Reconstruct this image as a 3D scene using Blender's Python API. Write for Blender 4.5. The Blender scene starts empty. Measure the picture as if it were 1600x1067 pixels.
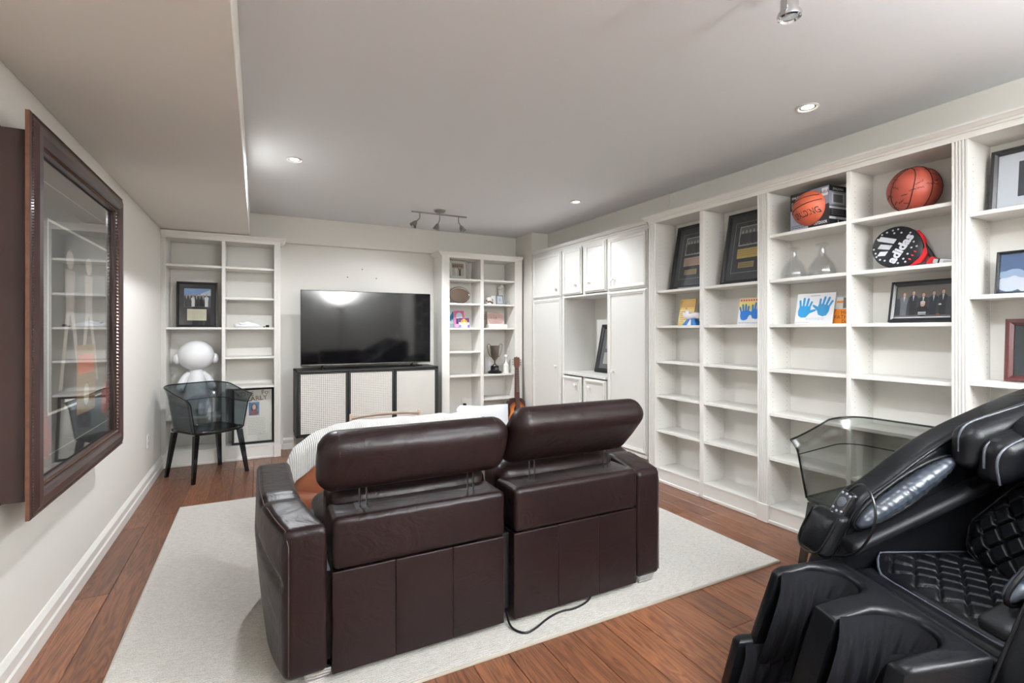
import bpy, bmesh, math, random
from mathutils import Vector, Matrix
random.seed(7)
PI = math.pi
R = math.radians
scene = bpy.context.scene
COL = scene.collection

# ---------------------------------------------------------------- camera, world, exposure
cam_d = bpy.data.cameras.new('camera')
cam_d.sensor_width = 36.0
cam_d.lens = 771.0 / 1600.0 * 36.0
cam_d.shift_y = -17.2 / 1600.0
cam_d.clip_start = 0.02
cam = bpy.data.objects.new('camera', cam_d)
COL.objects.link(cam)
cam.location = (0, 0, 1.25)
cam.rotation_euler = (R(90), 0, R(-27.3))
scene.camera = cam
world = bpy.data.worlds.new('world')
scene.world = world
world.use_nodes = True
world.node_tree.nodes['Background'].inputs[0].default_value = (0.8, 0.85, 1, 1)
world.node_tree.nodes['Background'].inputs[1].default_value = 0.2
vs = scene.view_settings
vs.view_transform = 'Standard'
vs.look = 'None'
vs.gamma = 1.0
vs.use_curve_mapping = False
vs.exposure = 0.4
FILL_UP_W = 1050.0  # added uplighter, soft fill bounced off the ceiling
FAR_W = 56.0            # each head of the far track light
NEAR_W = 52.0         # lit head of the near track light
LAMP_W = 88.0          # watts of each recessed downlight
LAMP_C = (0.925, 0.96, 1.0)

# ---------------------------------------------------------------- materials
def lin(c):
    return tuple(((v / 255.0) / 12.92 if v / 255.0 <= 0.04045 else ((v / 255.0 + 0.055) / 1.055) ** 2.4) for v in c)

MATS = {}
def mat(name, rgb, rough=0.5, metal=0.0, bump=0.0, bscale=200.0, var=0.0, vscale=6.0, coat=0.0, spec=0.5, emis=0.0, sheen=0.0, bdist=0.002, coatr=0.1):
    if name in MATS:
        return MATS[name]
    m = bpy.data.materials.new(name)
    m.use_nodes = True
    nt = m.node_tree
    b = nt.nodes['Principled BSDF']
    c = lin(rgb)
    b.inputs['Base Color'].default_value = (*c, 1)
    b.inputs['Roughness'].default_value = rough
    b.inputs['Metallic'].default_value = metal
    b.inputs['Specular IOR Level'].default_value = spec
    b.inputs['Coat Weight'].default_value = coat
    b.inputs['Coat Roughness'].default_value = coatr
    b.inputs['Sheen Weight'].default_value = sheen
    if emis:
        b.inputs['Emission Color'].default_value = (*c, 1)
        b.inputs['Emission Strength'].default_value = emis
    tc = nt.nodes.new('ShaderNodeTexCoord')
    if var:
        n = nt.nodes.new('ShaderNodeTexNoise')
        n.inputs['Scale'].default_value = vscale
        n.inputs['Detail'].default_value = 5
        nt.links.new(tc.outputs['Object'], n.inputs['Vector'])
        mx = nt.nodes.new('ShaderNodeMix')
        mx.data_type = 'RGBA'
        mx.inputs[6].default_value = (*[v * (1 - var) for v in c], 1)
        mx.inputs[7].default_value = (*[min(1, v * (1 + var)) for v in c], 1)
        nt.links.new(n.outputs['Fac'], mx.inputs[0])
        nt.links.new(mx.outputs[2], b.inputs['Base Color'])
    if bump:
        n2 = nt.nodes.new('ShaderNodeTexNoise')
        n2.inputs['Scale'].default_value = bscale
        n2.inputs['Detail'].default_value = 4
        nt.links.new(tc.outputs['Object'], n2.inputs['Vector'])
        bp = nt.nodes.new('ShaderNodeBump')
        bp.inputs['Strength'].default_value = bump
        bp.inputs['Distance'].default_value = bdist
        nt.links.new(n2.outputs['Fac'], bp.inputs['Height'])
        nt.links.new(bp.outputs['Normal'], b.inputs['Normal'])
    MATS[name] = m
    return m

def leather(name, rgb, rough, wr=0.35, var=0.15, coat=0.0, spec=0.5):
    if name in MATS:
        return MATS[name]
    m = mat(name, rgb, rough, var=var, vscale=5.0, coat=coat, spec=spec)
    nt = m.node_tree
    b = nt.nodes['Principled BSDF']
    tc = nt.nodes.new('ShaderNodeTexCoord')
    v = nt.nodes.new('ShaderNodeTexVoronoi')
    v.inputs['Scale'].default_value = 260
    nt.links.new(tc.outputs['Object'], v.inputs['Vector'])
    n = nt.nodes.new('ShaderNodeTexNoise')
    n.inputs['Scale'].default_value = 9
    n.inputs['Detail'].default_value = 6
    n.inputs['Distortion'].default_value = 1.2
    nt.links.new(tc.outputs['Object'], n.inputs['Vector'])
    b1 = nt.nodes.new('ShaderNodeBump')
    b1.inputs['Strength'].default_value = 0.12
    b1.inputs['Distance'].default_value = 0.001
    nt.links.new(v.outputs['Distance'], b1.inputs['Height'])
    b2 = nt.nodes.new('ShaderNodeBump')
    b2.inputs['Strength'].default_value = wr
    b2.inputs['Distance'].default_value = 0.012
    nt.links.new(n.outputs['Fac'], b2.inputs['Height'])
    nt.links.new(b1.outputs['Normal'], b2.inputs['Normal'])
    nt.links.new(b2.outputs['Normal'], b.inputs['Normal'])
    return m

def clear(name, tint, ior=1.45, rough=0.02, refl=1.0):
    """thin clear sheet: tinted see-through with a fresnel reflection"""
    if name in MATS:
        return MATS[name]
    m = bpy.data.materials.new(name)
    m.use_nodes = True
    nt = m.node_tree
    nt.nodes.remove(nt.nodes['Principled BSDF'])
    out = nt.nodes['Material Output']
    t = nt.nodes.new('ShaderNodeBsdfTransparent')
    t.inputs[0].default_value = (*tint, 1)
    g = nt.nodes.new('ShaderNodeBsdfGlossy')
    g.inputs['Roughness'].default_value = rough
    g.inputs[0].default_value = (refl, refl, refl, 1)
    lw = nt.nodes.new('ShaderNodeLayerWeight')
    lw.inputs[0].default_value = 0.5
    pw_ = nt.nodes.new('ShaderNodeMath'); pw_.operation = 'POWER'; pw_.inputs[1].default_value = 5.0
    nt.links.new(lw.outputs['Facing'], pw_.inputs[0])
    f0 = ((ior - 1) / (ior + 1)) ** 2
    ma = nt.nodes.new('ShaderNodeMath'); ma.operation = 'MULTIPLY_ADD'
    ma.inputs[1].default_value = 1 - f0
    ma.inputs[2].default_value = f0
    nt.links.new(pw_.outputs[0], ma.inputs[0])
    mx = nt.nodes.new('ShaderNodeMixShader')
    nt.links.new(ma.outputs[0], mx.inputs[0])
    nt.links.new(t.outputs[0], mx.inputs[1])
    nt.links.new(g.outputs[0], mx.inputs[2])
    nt.links.new(mx.outputs[0], out.inputs[0])
    MATS[name] = m
    return m

M_WALL = mat('wall_paint', (224, 221, 214), 0.75, bump=0.08, bscale=350)
M_CEIL = mat('ceiling_paint', (226, 228, 230), 0.85, bump=0.06, bscale=300)
M_WHITE = mat('white_lacquer', (230, 228, 222), 0.42)
M_CAB = mat('cabinet_paint', (226, 225, 220), 0.45)
M_SOFA = leather('brown_leather', (30, 19, 19), 0.36, 0.4, spec=0.22)
M_BLACKL = leather('black_leather', (14, 15, 18), 0.36, 0.25, spec=0.22)
M_TAN = leather('tan_leather', (150, 88, 60), 0.4, 0.4)
M_BLACKF = mat('black_cloth', (17, 17, 21), 0.95, bump=0.3, bscale=500, spec=.2)
M_PIPE = mat('grey_piping', (70, 72, 80), 0.4)
M_BLACK = mat('black_paint', (22, 22, 24), 0.45)
M_BLACKP = mat('black_plastic', (14, 14, 16), 0.3)
M_CHROME = mat('chrome', (205, 205, 205), 0.12, 1.0)
M_NICKEL = mat('brushed_nickel', (150, 148, 144), 0.32, 1.0)
M_STEEL = mat('dark_steel', (120, 118, 116), 0.3, 1.0)
M_GLASS = clear('picture_glass', (0.94, 0.95, 0.95), 1.5)
M_SMOKE = clear('smoke_plastic', (0.50, 0.54, 0.56), 1.5, 0.03)
M_SMOKED = clear('smoke_plastic_thick', (0.16, 0.18, 0.20), 1.5, 0.03)
M_SMOKEC = clear('pale_smoke_plastic', (0.69, 0.70, 0.69), 1.5, 0.03)
M_SMOKECD = clear('pale_smoke_plastic_thick', (0.34, 0.37, 0.36), 1.5, 0.03)
M_CRYSTAL = clear('crystal', (0.95, 0.955, 0.955), 1.75, 0.04)
M_FRAMEB = mat('black_frame', (28, 28, 31), 0.35)
M_PAPER = mat('paper', (236, 234, 228), 0.7)

def print_mat():
    m = bpy.data.materials.new('printed_ink')
    m.use_nodes = True
    nt = m.node_tree
    b = nt.nodes['Principled BSDF']
    a = nt.nodes.new('ShaderNodeAttribute')
    a.attribute_name = 'ink'
    nt.links.new(a.outputs['Color'], b.inputs['Base Color'])
    b.inputs['Roughness'].default_value = 0.5
    return m
M_PRINT = print_mat()

# ---------------------------------------------------------------- object helpers
def tag(o, label, cat, group=None):
    o['label'] = label
    o['category'] = cat
    if group:
        o['group'] = group
    return o

def thing(name, label, cat, loc=(0, 0, 0), rot=(0, 0, 0), group=None):
    o = bpy.data.objects.new(name, None)
    COL.objects.link(o)
    o.empty_display_size = 0.1
    o.location = loc
    o.rotation_euler = rot
    return tag(o, label, cat, group)

def copy_tree(o, parent=None):
    c = o.copy()
    COL.objects.link(c)
    c.parent = parent
    for ch in o.children:
        copy_tree(ch, c)
    return c

class MB:
    def __init__(s):
        s.v, s.f, s.m, s.c = [], [], [], []
        s.cur = 0
        s.ink = None
    def add(s, vs_, fs_, mi=None):
        o = len(s.v)
        s.v += [tuple(v) for v in vs_]
        for f in fs_:
            s.f.append([i + o for i in f])
            s.m.append(s.cur if mi is None else mi)
            s.c.append(s.ink)
        return s
    def box(s, x0, x1, y0, y1, z0, z1, ch=0.0):
        if ch <= 0:
            v = [(x, y, z) for z in (z0, z1) for y in (y0, y1) for x in (x0, x1)]
            return s.add(v, [(0, 2, 3, 1), (4, 5, 7, 6), (0, 1, 5, 4), (2, 6, 7, 3), (0, 4, 6, 2), (1, 3, 7, 5)])
        bm = bmesh.new()
        bmesh.ops.create_cube(bm, size=1)
        for v in bm.verts:
            v.co = Vector(((x0 + x1) / 2 + v.co.x * (x1 - x0), (y0 + y1) / 2 + v.co.y * (y1 - y0), (z0 + z1) / 2 + v.co.z * (z1 - z0)))
        bmesh.ops.bevel(bm, geom=bm.edges[:], offset=ch, segments=1, affect='EDGES')
        return s.addbm(bm)
    def addbm(s, bm):
        bm.verts.index_update()
        s.add([v.co[:] for v in bm.verts], [[v.index for v in f.verts] for f in bm.faces])
        bm.free()
        return s
    def frustum(s, a, b):
        """a, b = (x0,x1,y0,y1,z) lower and upper rectangle"""
        v = []
        for (x0, x1, y0, y1, z) in (a, b):
            v += [(x0, y0, z), (x1, y0, z), (x1, y1, z), (x0, y1, z)]
        return s.add(v, [(3, 2, 1, 0), (4, 5, 6, 7), (0, 1, 5, 4), (1, 2, 6, 5), (2, 3, 7, 6), (3, 0, 4, 7)])
    def lathe(s, prof, n=24, mtx=None, cap=True):
        v, f = [], []
        for (r, z) in prof:
            for k in range(n):
                a = 2 * PI * k / n
                v.append(Vector((r * math.cos(a), r * math.sin(a), z)))
        for i in range(len(prof) - 1):
            for k in range(n):
                f.append((i * n + k, i * n + (k + 1) % n, (i + 1) * n + (k + 1) % n, (i + 1) * n + k))
        if cap:
            f.append(tuple(reversed(range(n))))
            f.append(tuple(range((len(prof) - 1) * n, len(prof) * n)))
        if mtx is not None:
            v = [mtx @ p for p in v]
        return s.add(v, f)
    def tube(s, pts, r, n=8, smooth=0, closed=False, flat=1.0):
        pts = [Vector(p) for p in pts]
        for _ in range(smooth):
            q = [pts[0]] if not closed else []
            rng = range(len(pts) - 1) if not closed else range(len(pts))
            for i in rng:
                a, b = pts[i], pts[(i + 1) % len(pts)]
                q += [a * 0.75 + b * 0.25, a * 0.25 + b * 0.75]
            if not closed:
                q.append(pts[-1])
            pts = q
        rr = r if isinstance(r, (list, tuple)) else None
        N = len(pts)
        v, f = [], []
        nrm = None
        for i, p in enumerate(pts):
            if closed:
                t = (pts[(i + 1) % N] - pts[i - 1]).normalized()
            else:
                t = (pts[min(i + 1, N - 1)] - pts[max(i - 1, 0)]).normalized()
            if nrm is None:
                nrm = t.orthogonal().normalized()
            nrm = (nrm - t * nrm.dot(t)).normalized()
            bn = t.cross(nrm)
            ra = r if rr is None else rr[0] + (rr[1] - rr[0]) * i / max(1, N - 1)
            for k in range(n):
                a = 2 * PI * k / n
                v.append(p + nrm * (ra * math.cos(a)) + bn * (ra * flat * math.sin(a)))
        M = N if closed else N - 1
        for i in range(M):
            for k in range(n):
                j = (i + 1) % N
                f.append((i * n + k, i * n + (k + 1) % n, j * n + (k + 1) % n, j * n + k))
        if not closed:
            f.append(tuple(reversed(range(n))))
            f.append(tuple(range((N - 1) * n, N * n)))
        return s.add(v, f)
    def prism(s, pts, d0, d1, plane='xz', bev=0.0, seg=2, fn=None):
        """polygon in a plane extruded along the third axis; bev rounds its edges"""
        bm = bmesh.new()
        def mk(p, d):
            return {'xz': (p[0], d, p[1]), 'yz': (d, p[0], p[1]), 'xy': (p[0], p[1], d)}[plane]
        lo = [bm.verts.new(mk(p, d0)) for p in pts]
        hi = [bm.verts.new(mk(p, d1)) for p in pts]
        n = len(pts)
        fa = bm.faces.new(lo)
        fb = bm.faces.new(hi)
        for i in range(n):
            bm.faces.new((lo[i], lo[(i + 1) % n], hi[(i + 1) % n], hi[i]))
        bmesh.ops.recalc_face_normals(bm, faces=bm.faces[:])
        if bev > 0:
            ed = [e for e in fa.edges] + [e for e in fb.edges]
            bmesh.ops.bevel(bm, geom=ed, offset=bev, segments=seg, affect='EDGES', profile=0.5, clamp_overlap=True)
        if len(pts) > 4:
            bmesh.ops.triangulate(bm, faces=[f for f in bm.faces if len(f.verts) > 4])
        if fn:
            for v in bm.verts:
                v.co = Vector(fn(v.co))
        return s.addbm(bm)
    def soft(s, x0, x1, y0, y1, z0, z1, r=0.03, n=8, bulge=(0, 0, 0), fn=None):
        """rounded, slightly cushioned box"""
        c = Vector(((x0 + x1) / 2, (y0 + y1) / 2, (z0 + z1) / 2))
        h = Vector(((x1 - x0) / 2, (y1 - y0) / 2, (z1 - z0) / 2))
        r = min(r, h.x * 0.999, h.y * 0.999, h.z * 0.999)
        def coords(hh):
            e = [-hh + r * (1 - math.cos(k * PI / 8)) for k in range(0, 4)]
            e = [-hh, -hh + r * 0.12, -hh + r * 0.4, -hh + r * 0.75]
            mid = [-(hh - r) + 2 * (hh - r) * k / n for k in range(n + 1)]
            return e + mid + [-q for q in reversed(e)]
        bm = bmesh.new()
        cx, cy, cz = coords(h.x), coords(h.y), coords(h.z)
        cache = {}
        def pt(x, y, z):
            key = (round(x, 6), round(y, 6), round(z, 6))
            if key in cache:
                return cache[key]
            p = Vector((x, y, z))
            i = Vector((max(-(h.x - r), min(h.x - r, x)), max(-(h.y - r), min(h.y - r, y)), max(-(h.z - r), min(h.z - r, z))))
            d = p - i
            q = i + d.normalized() * r if d.length > 1e-9 else p
            u = (x / h.x, y / h.y, z / h.z)
            bx = bulge[0] * (1 - u[1] ** 2) * (1 - u[2] ** 2) * u[0]
            by = bulge[1] * (1 - u[0] ** 2) * (1 - u[2] ** 2) * u[1]
            bz = bulge[2] * (1 - u[0] ** 2) * (1 - u[1] ** 2) * u[2]
            q = q + Vector((bx, by, bz)) + c
            if fn:
                q = Vector(fn(q))
            v = bm.verts.new(q)
            cache[key] = v
            return v
        def grid(A, B, mk, flip):
            for i in range(len(A) - 1):
                for j in range(len(B) - 1):
                    q = [mk(A[i], B[j]), mk(A[i + 1], B[j]), mk(A[i + 1], B[j + 1]), mk(A[i], B[j + 1])]
                    if flip:
                        q.reverse()
                    try:
                        bm.faces.new(q)
                    except ValueError:
                        pass
        for sg in (-1, 1):
            grid(cx, cy, lambda a, b: pt(a, b, sg * h.z), sg < 0)
            grid(cx, cz, lambda a, b: pt(a, sg * h.y, b), sg > 0)
            grid(cy, cz, lambda a, b: pt(sg * h.x, a, b), sg < 0)
        return s.addbm(bm)
    def ball(s, c, r, n=16, sq=(1, 1, 1), fn=None):
        bm = bmesh.new()
        bmesh.ops.create_uvsphere(bm, u_segments=n * 2, v_segments=n, radius=r)
        for v in bm.verts:
            v.co = Vector((c[0] + v.co.x * sq[0], c[1] + v.co.y * sq[1], c[2] + v.co.z * sq[2]))
            if fn:
                v.co = Vector(fn(v.co))
        return s.addbm(bm)
    def grid(s, fn, nu, nv, closed_u=False):
        v = [fn(i / nu, j / nv) for j in range(nv + 1) for i in range(nu + (0 if closed_u else 1))]
        w = nu if closed_u else nu + 1
        f = []
        for j in range(nv):
            for i in range(nu):
                i2 = (i + 1) % w
                f.append((j * w + i, j * w + i2, (j + 1) * w + i2, (j + 1) * w + i))
        return s.add(v, f)
    def build(s, name, mats, parent=None, smooth=35, loc=None, rot=None, solid=0.0, subsurf=0):
        me = bpy.data.meshes.new(name)
        me.from_pydata(s.v, [], s.f)
        if not isinstance(mats, (list, tuple)):
            mats = [mats]
        for m in mats:
            me.materials.append(m)
        if len(mats) > 1:
            me.polygons.foreach_set('material_index', s.m)
        if any(c is not None for c in s.c):
            ca = me.color_attributes.new('ink', 'FLOAT_COLOR', 'CORNER')
            for p, c in zip(me.polygons, s.c):
                for li in p.loop_indices:
                    ca.data[li].color = (*(c or (1, 1, 1)), 1)
        if smooth:
            me.shade_smooth()
            me.set_sharp_from_angle(angle=R(smooth))
        me.update()
        o = bpy.data.objects.new(name, me)
        COL.objects.link(o)
        if parent:
            o.parent = parent
        if loc:
            o.location = loc
        if rot:
            o.rotation_euler = rot
        if solid:
            md = o.modifiers.new('thick', 'SOLIDIFY')
            md.thickness = solid
            md.offset = 0
        if subsurf:
            md = o.modifiers.new('sub', 'SUBSURF')
            md.levels = md.render_levels = subsurf
        return o

def struct(o):
    o['kind'] = 'structure'
    return o

_txt = {}
def text_mesh(t, bold=0.0):
    """outline of a string as (verts, faces) in 2-D, cap height about 0.7, starting at x=0"""
    if (t, bold) in _txt:
        return _txt[(t, bold)]
    cu = bpy.data.curves.new('lettering', 'FONT')
    cu.body = t
    cu.size = 1.0
    cu.offset = bold
    cu.resolution_u = 3
    o = bpy.data.objects.new('lettering', cu)
    COL.objects.link(o)
    dg = bpy.context.evaluated_depsgraph_get()
    me = bpy.data.meshes.new_from_object(o.evaluated_get(dg))
    vs_ = [(v.co.x, v.co.y) for v in me.vertices]
    fs_ = [list(p.vertices) for p in me.polygons]
    bpy.data.objects.remove(o)
    bpy.data.curves.remove(cu)
    bpy.data.meshes.remove(me)
    x0 = min(v[0] for v in vs_)
    vs_ = [(v[0] - x0, v[1]) for v in vs_]
    _txt[(t, bold)] = (vs_, fs_)
    return _txt[(t, bold)]

class Print(MB):
    """flat printing in the local xz plane, seen from -y; each layer lies a hair above the one before"""
    def __init__(s, y=0.0, step=0.00012):
        super().__init__()
        s.y = y
        s.step = step
    def _l(s):
        s.y -= s.step
        return s.y
    def poly(s, pts, rgb):
        s.ink = lin(rgb)
        y = s._l()
        area = sum(pts[i][0] * pts[(i + 1) % len(pts)][1] - pts[(i + 1) % len(pts)][0] * pts[i][1] for i in range(len(pts)))
        if area < 0:
            pts = pts[::-1]
        s.add([(p[0], y, p[1]) for p in pts], [tuple(range(len(pts)))])
        return s
    def rect(s, x0, x1, z0, z1, rgb):
        return s.poly([(x0, z0), (x1, z0), (x1, z1), (x0, z1)], rgb)
    def ell(s, cx, cz, rx, rz, rgb, n=14, rot=0.0):
        p = []
        for k in range(n):
            a = 2 * PI * k / n
            x, z = rx * math.cos(a), rz * math.sin(a)
            p.append((cx + x * math.cos(rot) - z * math.sin(rot), cz + x * math.sin(rot) + z * math.cos(rot)))
        return s.poly(p, rgb)
    def line(s, x0, z0, x1, z1, w, rgb):
        d = Vector((x1 - x0, z1 - z0))
        n = Vector((-d.y, d.x)).normalized() * w / 2
        return s.poly([(x0 - n.x, z0 - n.y), (x1 - n.x, z1 - n.y), (x1 + n.x, z1 + n.y), (x0 + n.x, z0 + n.y)], rgb)
    def border(s, x0, x1, z0, z1, w, rgb):
        s.rect(x0, x1, z0, z0 + w, rgb); s.rect(x0, x1, z1 - w, z1, rgb)
        s.rect(x0, x0 + w, z0, z1, rgb); s.rect(x1 - w, x1, z0, z1, rgb)
        return s
    def text(s, t, x, z, h, rgb, width=None, rot=0.0, bold=0.0, center=False, warp=None):
        vs_, fs_ = text_mesh(t, bold)
        sc = h / 0.7
        w = max(v[0] for v in vs_)
        sx = sc if width is None else width / w
        y = s._l()
        s.ink = lin(rgb)
        out = []
        for (a, b) in vs_:
            px, pz = a * sx - (w * sx / 2 if center else 0), b * sc
            px, pz = px * math.cos(rot) - pz * math.sin(rot), px * math.sin(rot) + pz * math.cos(rot)
            out.append((x + px, y, z + pz))
        if warp:
            out = [warp(p) for p in out]
        s.add(out, fs_)
        return s
    def scribble(s, x0, x1, z0, z1, n, rgb, w=0.002):
        h = (z1 - z0) / n
        s.ink = lin(rgb)
        y = s._l()
        for k in range(n):
            z = z1 - (k + 0.5) * h
            x = x0
            while x < x1 - 0.004:
                l = random.uniform(0.06, 0.18) * (x1 - x0)
                b = min(x1, x + l)
                s.add([(x, y, z - w / 2), (b, y, z - w / 2), (b, y, z + w / 2), (x, y, z + w / 2)], [(0, 1, 2, 3)])
                x += l + 0.03 * (x1 - x0)
        return s
    def hand(s, cx, cz, sz, rgb, mirror=1, rot=0.0):
        def P_(x, z):
            x, z = x * mirror * sz, z * sz
            return (cx + x * math.cos(rot) - z * math.sin(rot), cz + x * math.sin(rot) + z * math.cos(rot))
        s.poly([P_(*p) for p in ((-.30, -.45), (-.12, -.55), (.15, -.52), (.30, -.30), (.33, .0), (.30, .12), (-.32, .12), (-.36, -.2))], rgb)
        for (a, b, w, l, t) in ((-.27, .08, .12, .38, .25), (-.1, .1, .13, .5, .08), (.08, .1, .13, .48, -.06), (.25, .06, .12, .36, -.22)):
            q = []
            for (u, v) in ((-w / 2, 0), (w / 2, 0), (w / 2, l * .85), (w * .25, l), (-w * .25, l), (-w / 2, l * .85)):
                q.append(P_(a + u * math.cos(t) - v * math.sin(t), b + u * math.sin(t) + v * math.cos(t)))
            s.poly(q, rgb)
        s.poly([P_(*p) for p in ((.28, -.30), (.62, -.12), (.66, -.04), (.56, -.02), (.28, -.10))], rgb)
        return s
    def build(s, name, parent=None, **k):
        return MB.build(s, name, M_PRINT, parent, smooth=0, **k)

def inflate_print(o):
    return o

# ---------------------------------------------------------------- room shell
XL, XR, YB, YF, ZC = -0.775, 3.20, 5.72, -1.45, 2.44

def wood_floor():
    m = bpy.data.materials.new('oak_plank')
    m.use_nodes = True
    nt = m.node_tree
    N = nt.nodes.new
    L = nt.links.new
    b = nt.nodes['Principled BSDF']
    tc = N('ShaderNodeTexCoord')
    oi = N('ShaderNodeObjectInfo')
    mp = N('ShaderNodeMapping')
    mp.inputs['Scale'].default_value = (9.0, 0.9, 1.0)
    add = N('ShaderNodeVectorMath')
    add.operation = 'ADD'
    cmb = N('ShaderNodeCombineXYZ')
    mul = N('ShaderNodeMath')
    mul.operation = 'MULTIPLY'
    mul.inputs[1].default_value = 37.0
    L(oi.outputs['Random'], mul.inputs[0])
    L(mul.outputs[0], cmb.inputs[0]); L(mul.outputs[0], cmb.inputs[1])
    L(tc.outputs['Object'], add.inputs[0]); L(cmb.outputs[0], add.inputs[1])
    L(add.outputs[0], mp.inputs[0])
    n1 = N('ShaderNodeTexNoise')
    n1.inputs['Scale'].default_value = 1.6
    n1.inputs['Detail'].default_value = 3
    n1.inputs['Distortion'].default_value = 0.9
    L(mp.outputs[0], n1.inputs['Vector'])
    # cathedral rings from the low-frequency noise
    m2 = N('ShaderNodeMath'); m2.operation = 'MULTIPLY'; m2.inputs[1].default_value = 16.0
    L(n1.outputs['Fac'], m2.inputs[0])
    fr = N('ShaderNodeMath'); fr.operation = 'PINGPONG'; fr.inputs[1].default_value = 1.0
    L(m2.outputs[0], fr.inputs[0])
    mp2 = N('ShaderNodeMapping'); mp2.inputs['Scale'].default_value = (120, 5, 1)
    L(add.outputs[0], mp2.inputs[0])
    n2 = N('ShaderNodeTexNoise'); n2.inputs['Scale'].default_value = 1.0; n2.inputs['Detail'].default_value = 4
    L(mp2.outputs[0], n2.inputs['Vector'])
    mixf = N('ShaderNodeMath'); mixf.operation = 'MULTIPLY_ADD'; mixf.inputs[1].default_value = 0.42
    L(fr.outputs[0], mixf.inputs[0])
    sc2 = N('ShaderNodeMath'); sc2.operation = 'MULTIPLY'; sc2.inputs[1].default_value = 0.75
    L(n2.outputs['Fac'], sc2.inputs[0])
    L(sc2.outputs[0], mixf.inputs[2])
    cr = N('ShaderNodeValToRGB')
    cr.color_ramp.elements[0].position = 0.18
    cr.color_ramp.elements[0].color = (*lin((64, 40, 29)), 1)
    cr.color_ramp.elements[1].position = 0.85
    cr.color_ramp.elements[1].color = (*lin((140, 92, 64)), 1)
    e = cr.color_ramp.elements.new(0.45)
    e.color = (*lin((108, 68, 48)), 1)
    L(mixf.outputs[0], cr.inputs[0])
    hs = N('ShaderNodeHueSaturation')
    mr = N('ShaderNodeMapRange')
    mr.inputs[3].default_value = 0.72
    mr.inputs[4].default_value = 1.22
    L(oi.outputs['Random'], mr.inputs[0])
    L(mr.outputs[0], hs.inputs['Value'])
    L(cr.outputs[0], hs.inputs['Color'])
    L(hs.outputs[0], b.inputs['Base Color'])
    b.inputs['Roughness'].default_value = 0.36
    b.inputs['Coat Weight'].default_value = 0.15
    b.inputs['Coat Roughness'].default_value = 0.2
    bp = N('ShaderNodeBump')
    bp.inputs['Strength'].default_value = 0.25
    bp.inputs['Distance'].default_value = 0.0015
    L(mixf.outputs[0], bp.inputs['Height'])
    L(bp.outputs[0], b.inputs['Normal'])
    return m

M_OAK = wood_floor()
floor = struct(MB().box(XL - .1, XR + .3, YF - .1, YB + .1, -0.08, -0.014).build('floor', mat('subfloor', (40, 24, 18), 0.8), smooth=0))
pw = 0.149
nx = int((XR + 0.06 - XL) / pw) + 1
for i in range(nx):
    x0 = XL + i * pw
    y = YF - random.uniform(0, 1.2)
    while y < YB:
        l = random.choice((0.9, 1.2, 1.5, 1.8))
        a, b_ = max(y, YF), min(y + l, YB + .02)
        if b_ - a > 0.08:
            p = MB().box(0.0008, pw - 0.0008, 0.0008, b_ - a - 0.0008, -0.014, 0.0, 0.0016).build('plank', M_OAK, floor, smooth=0)
            p.location = (x0, a, 0)
        y += l

struct(MB().box(XL - .1, XR + .3, YF - .1, YB + .1, ZC, ZC + .1).build('ceiling', M_CEIL, smooth=0))
wl = struct(MB().box(XL - .1, XL, YF - .1, YB + .1, 0, ZC).build('wall_left', M_WALL, smooth=0))
wr = MB()
wr.box(XR, XR + .3, YF - .1, 3.2, 0, ZC)
wr.box(XR - .01, XR + .3, 3.2, 5.22, 2.16, ZC)
wr.box(3.47, XR + .35, 3.2, 5.22, 0, 2.16)
wr.box(2.965, XR + .3, 5.22, YB + .1, 0, ZC)
struct(wr.build('wall_right', M_WALL, smooth=0))
wb = struct(MB().box(XL, 2.965, YB, YB + .1, 0, ZC).build('wall_back', M_WALL, smooth=0))
struct(MB().box(XL, XR, YF - .1, YF, 0, ZC).build('wall_front', M_WALL, smooth=0))
struct(MB().box(XL, -0.065, YF, YB, 2.166, ZC, 0.003).build('ceiling_bulkhead_left', M_WALL, smooth=0))
struct(MB().box(-0.065, 2.965, 5.64, YB, 2.166, ZC).build('ceiling_bulkhead_back', M_WALL, smooth=0))
for (x, z) in ((0.892, 1.843), (1.052, 1.938), (1.208, 1.844)):
    MB().lathe([(0.007, 0), (0.007, 0.003), (0.003, 0.0032)], 10, Matrix.Translation((x, YB, z)) @ Matrix.Rotation(R(90), 4, 'X')).build('screw_anchor', mat('anchor_grey', (110, 105, 100), 0.6), wb)

def baseboard(name, prof, a, b):
    """profile (out, z) swept along a straight wall from a to b; out points to the left of a->b"""
    a, b = Vector(a), Vector(b)
    d = (b - a).normalized()
    n = Vector((-d.y, d.x))
    v, f = [], []
    for p in (a, b):
        for (o, z) in prof:
            v.append((p.x + n.x * o, p.y + n.y * o, z))
    k = len(prof)
    for i in range(k):
        f.append((i, (i + 1) % k, k + (i + 1) % k, k + i))
    f += [tuple(reversed(range(k))), tuple(range(k, 2 * k))]
    m = MB().add(v, f)
    return struct(m.build(name, M_WHITE, smooth=0))
BP = [(0, 0), (0.022, 0), (0.022, 0.052), (0.016, 0.06), (0.016, 0.098), (0.010, 0.108), (0.004, 0.118), (0, 0.12)]
baseboard('baseboard_left', BP, (XL, 5.40), (XL, YF))
baseboard('baseboard_back', BP, (1.88, YB), (0.24, YB))
baseboard('baseboard_right', BP, (XR, YF), (XR, 0.5))
baseboard('baseboard_front', BP, (XL, YF), (XR, YF))

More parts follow.
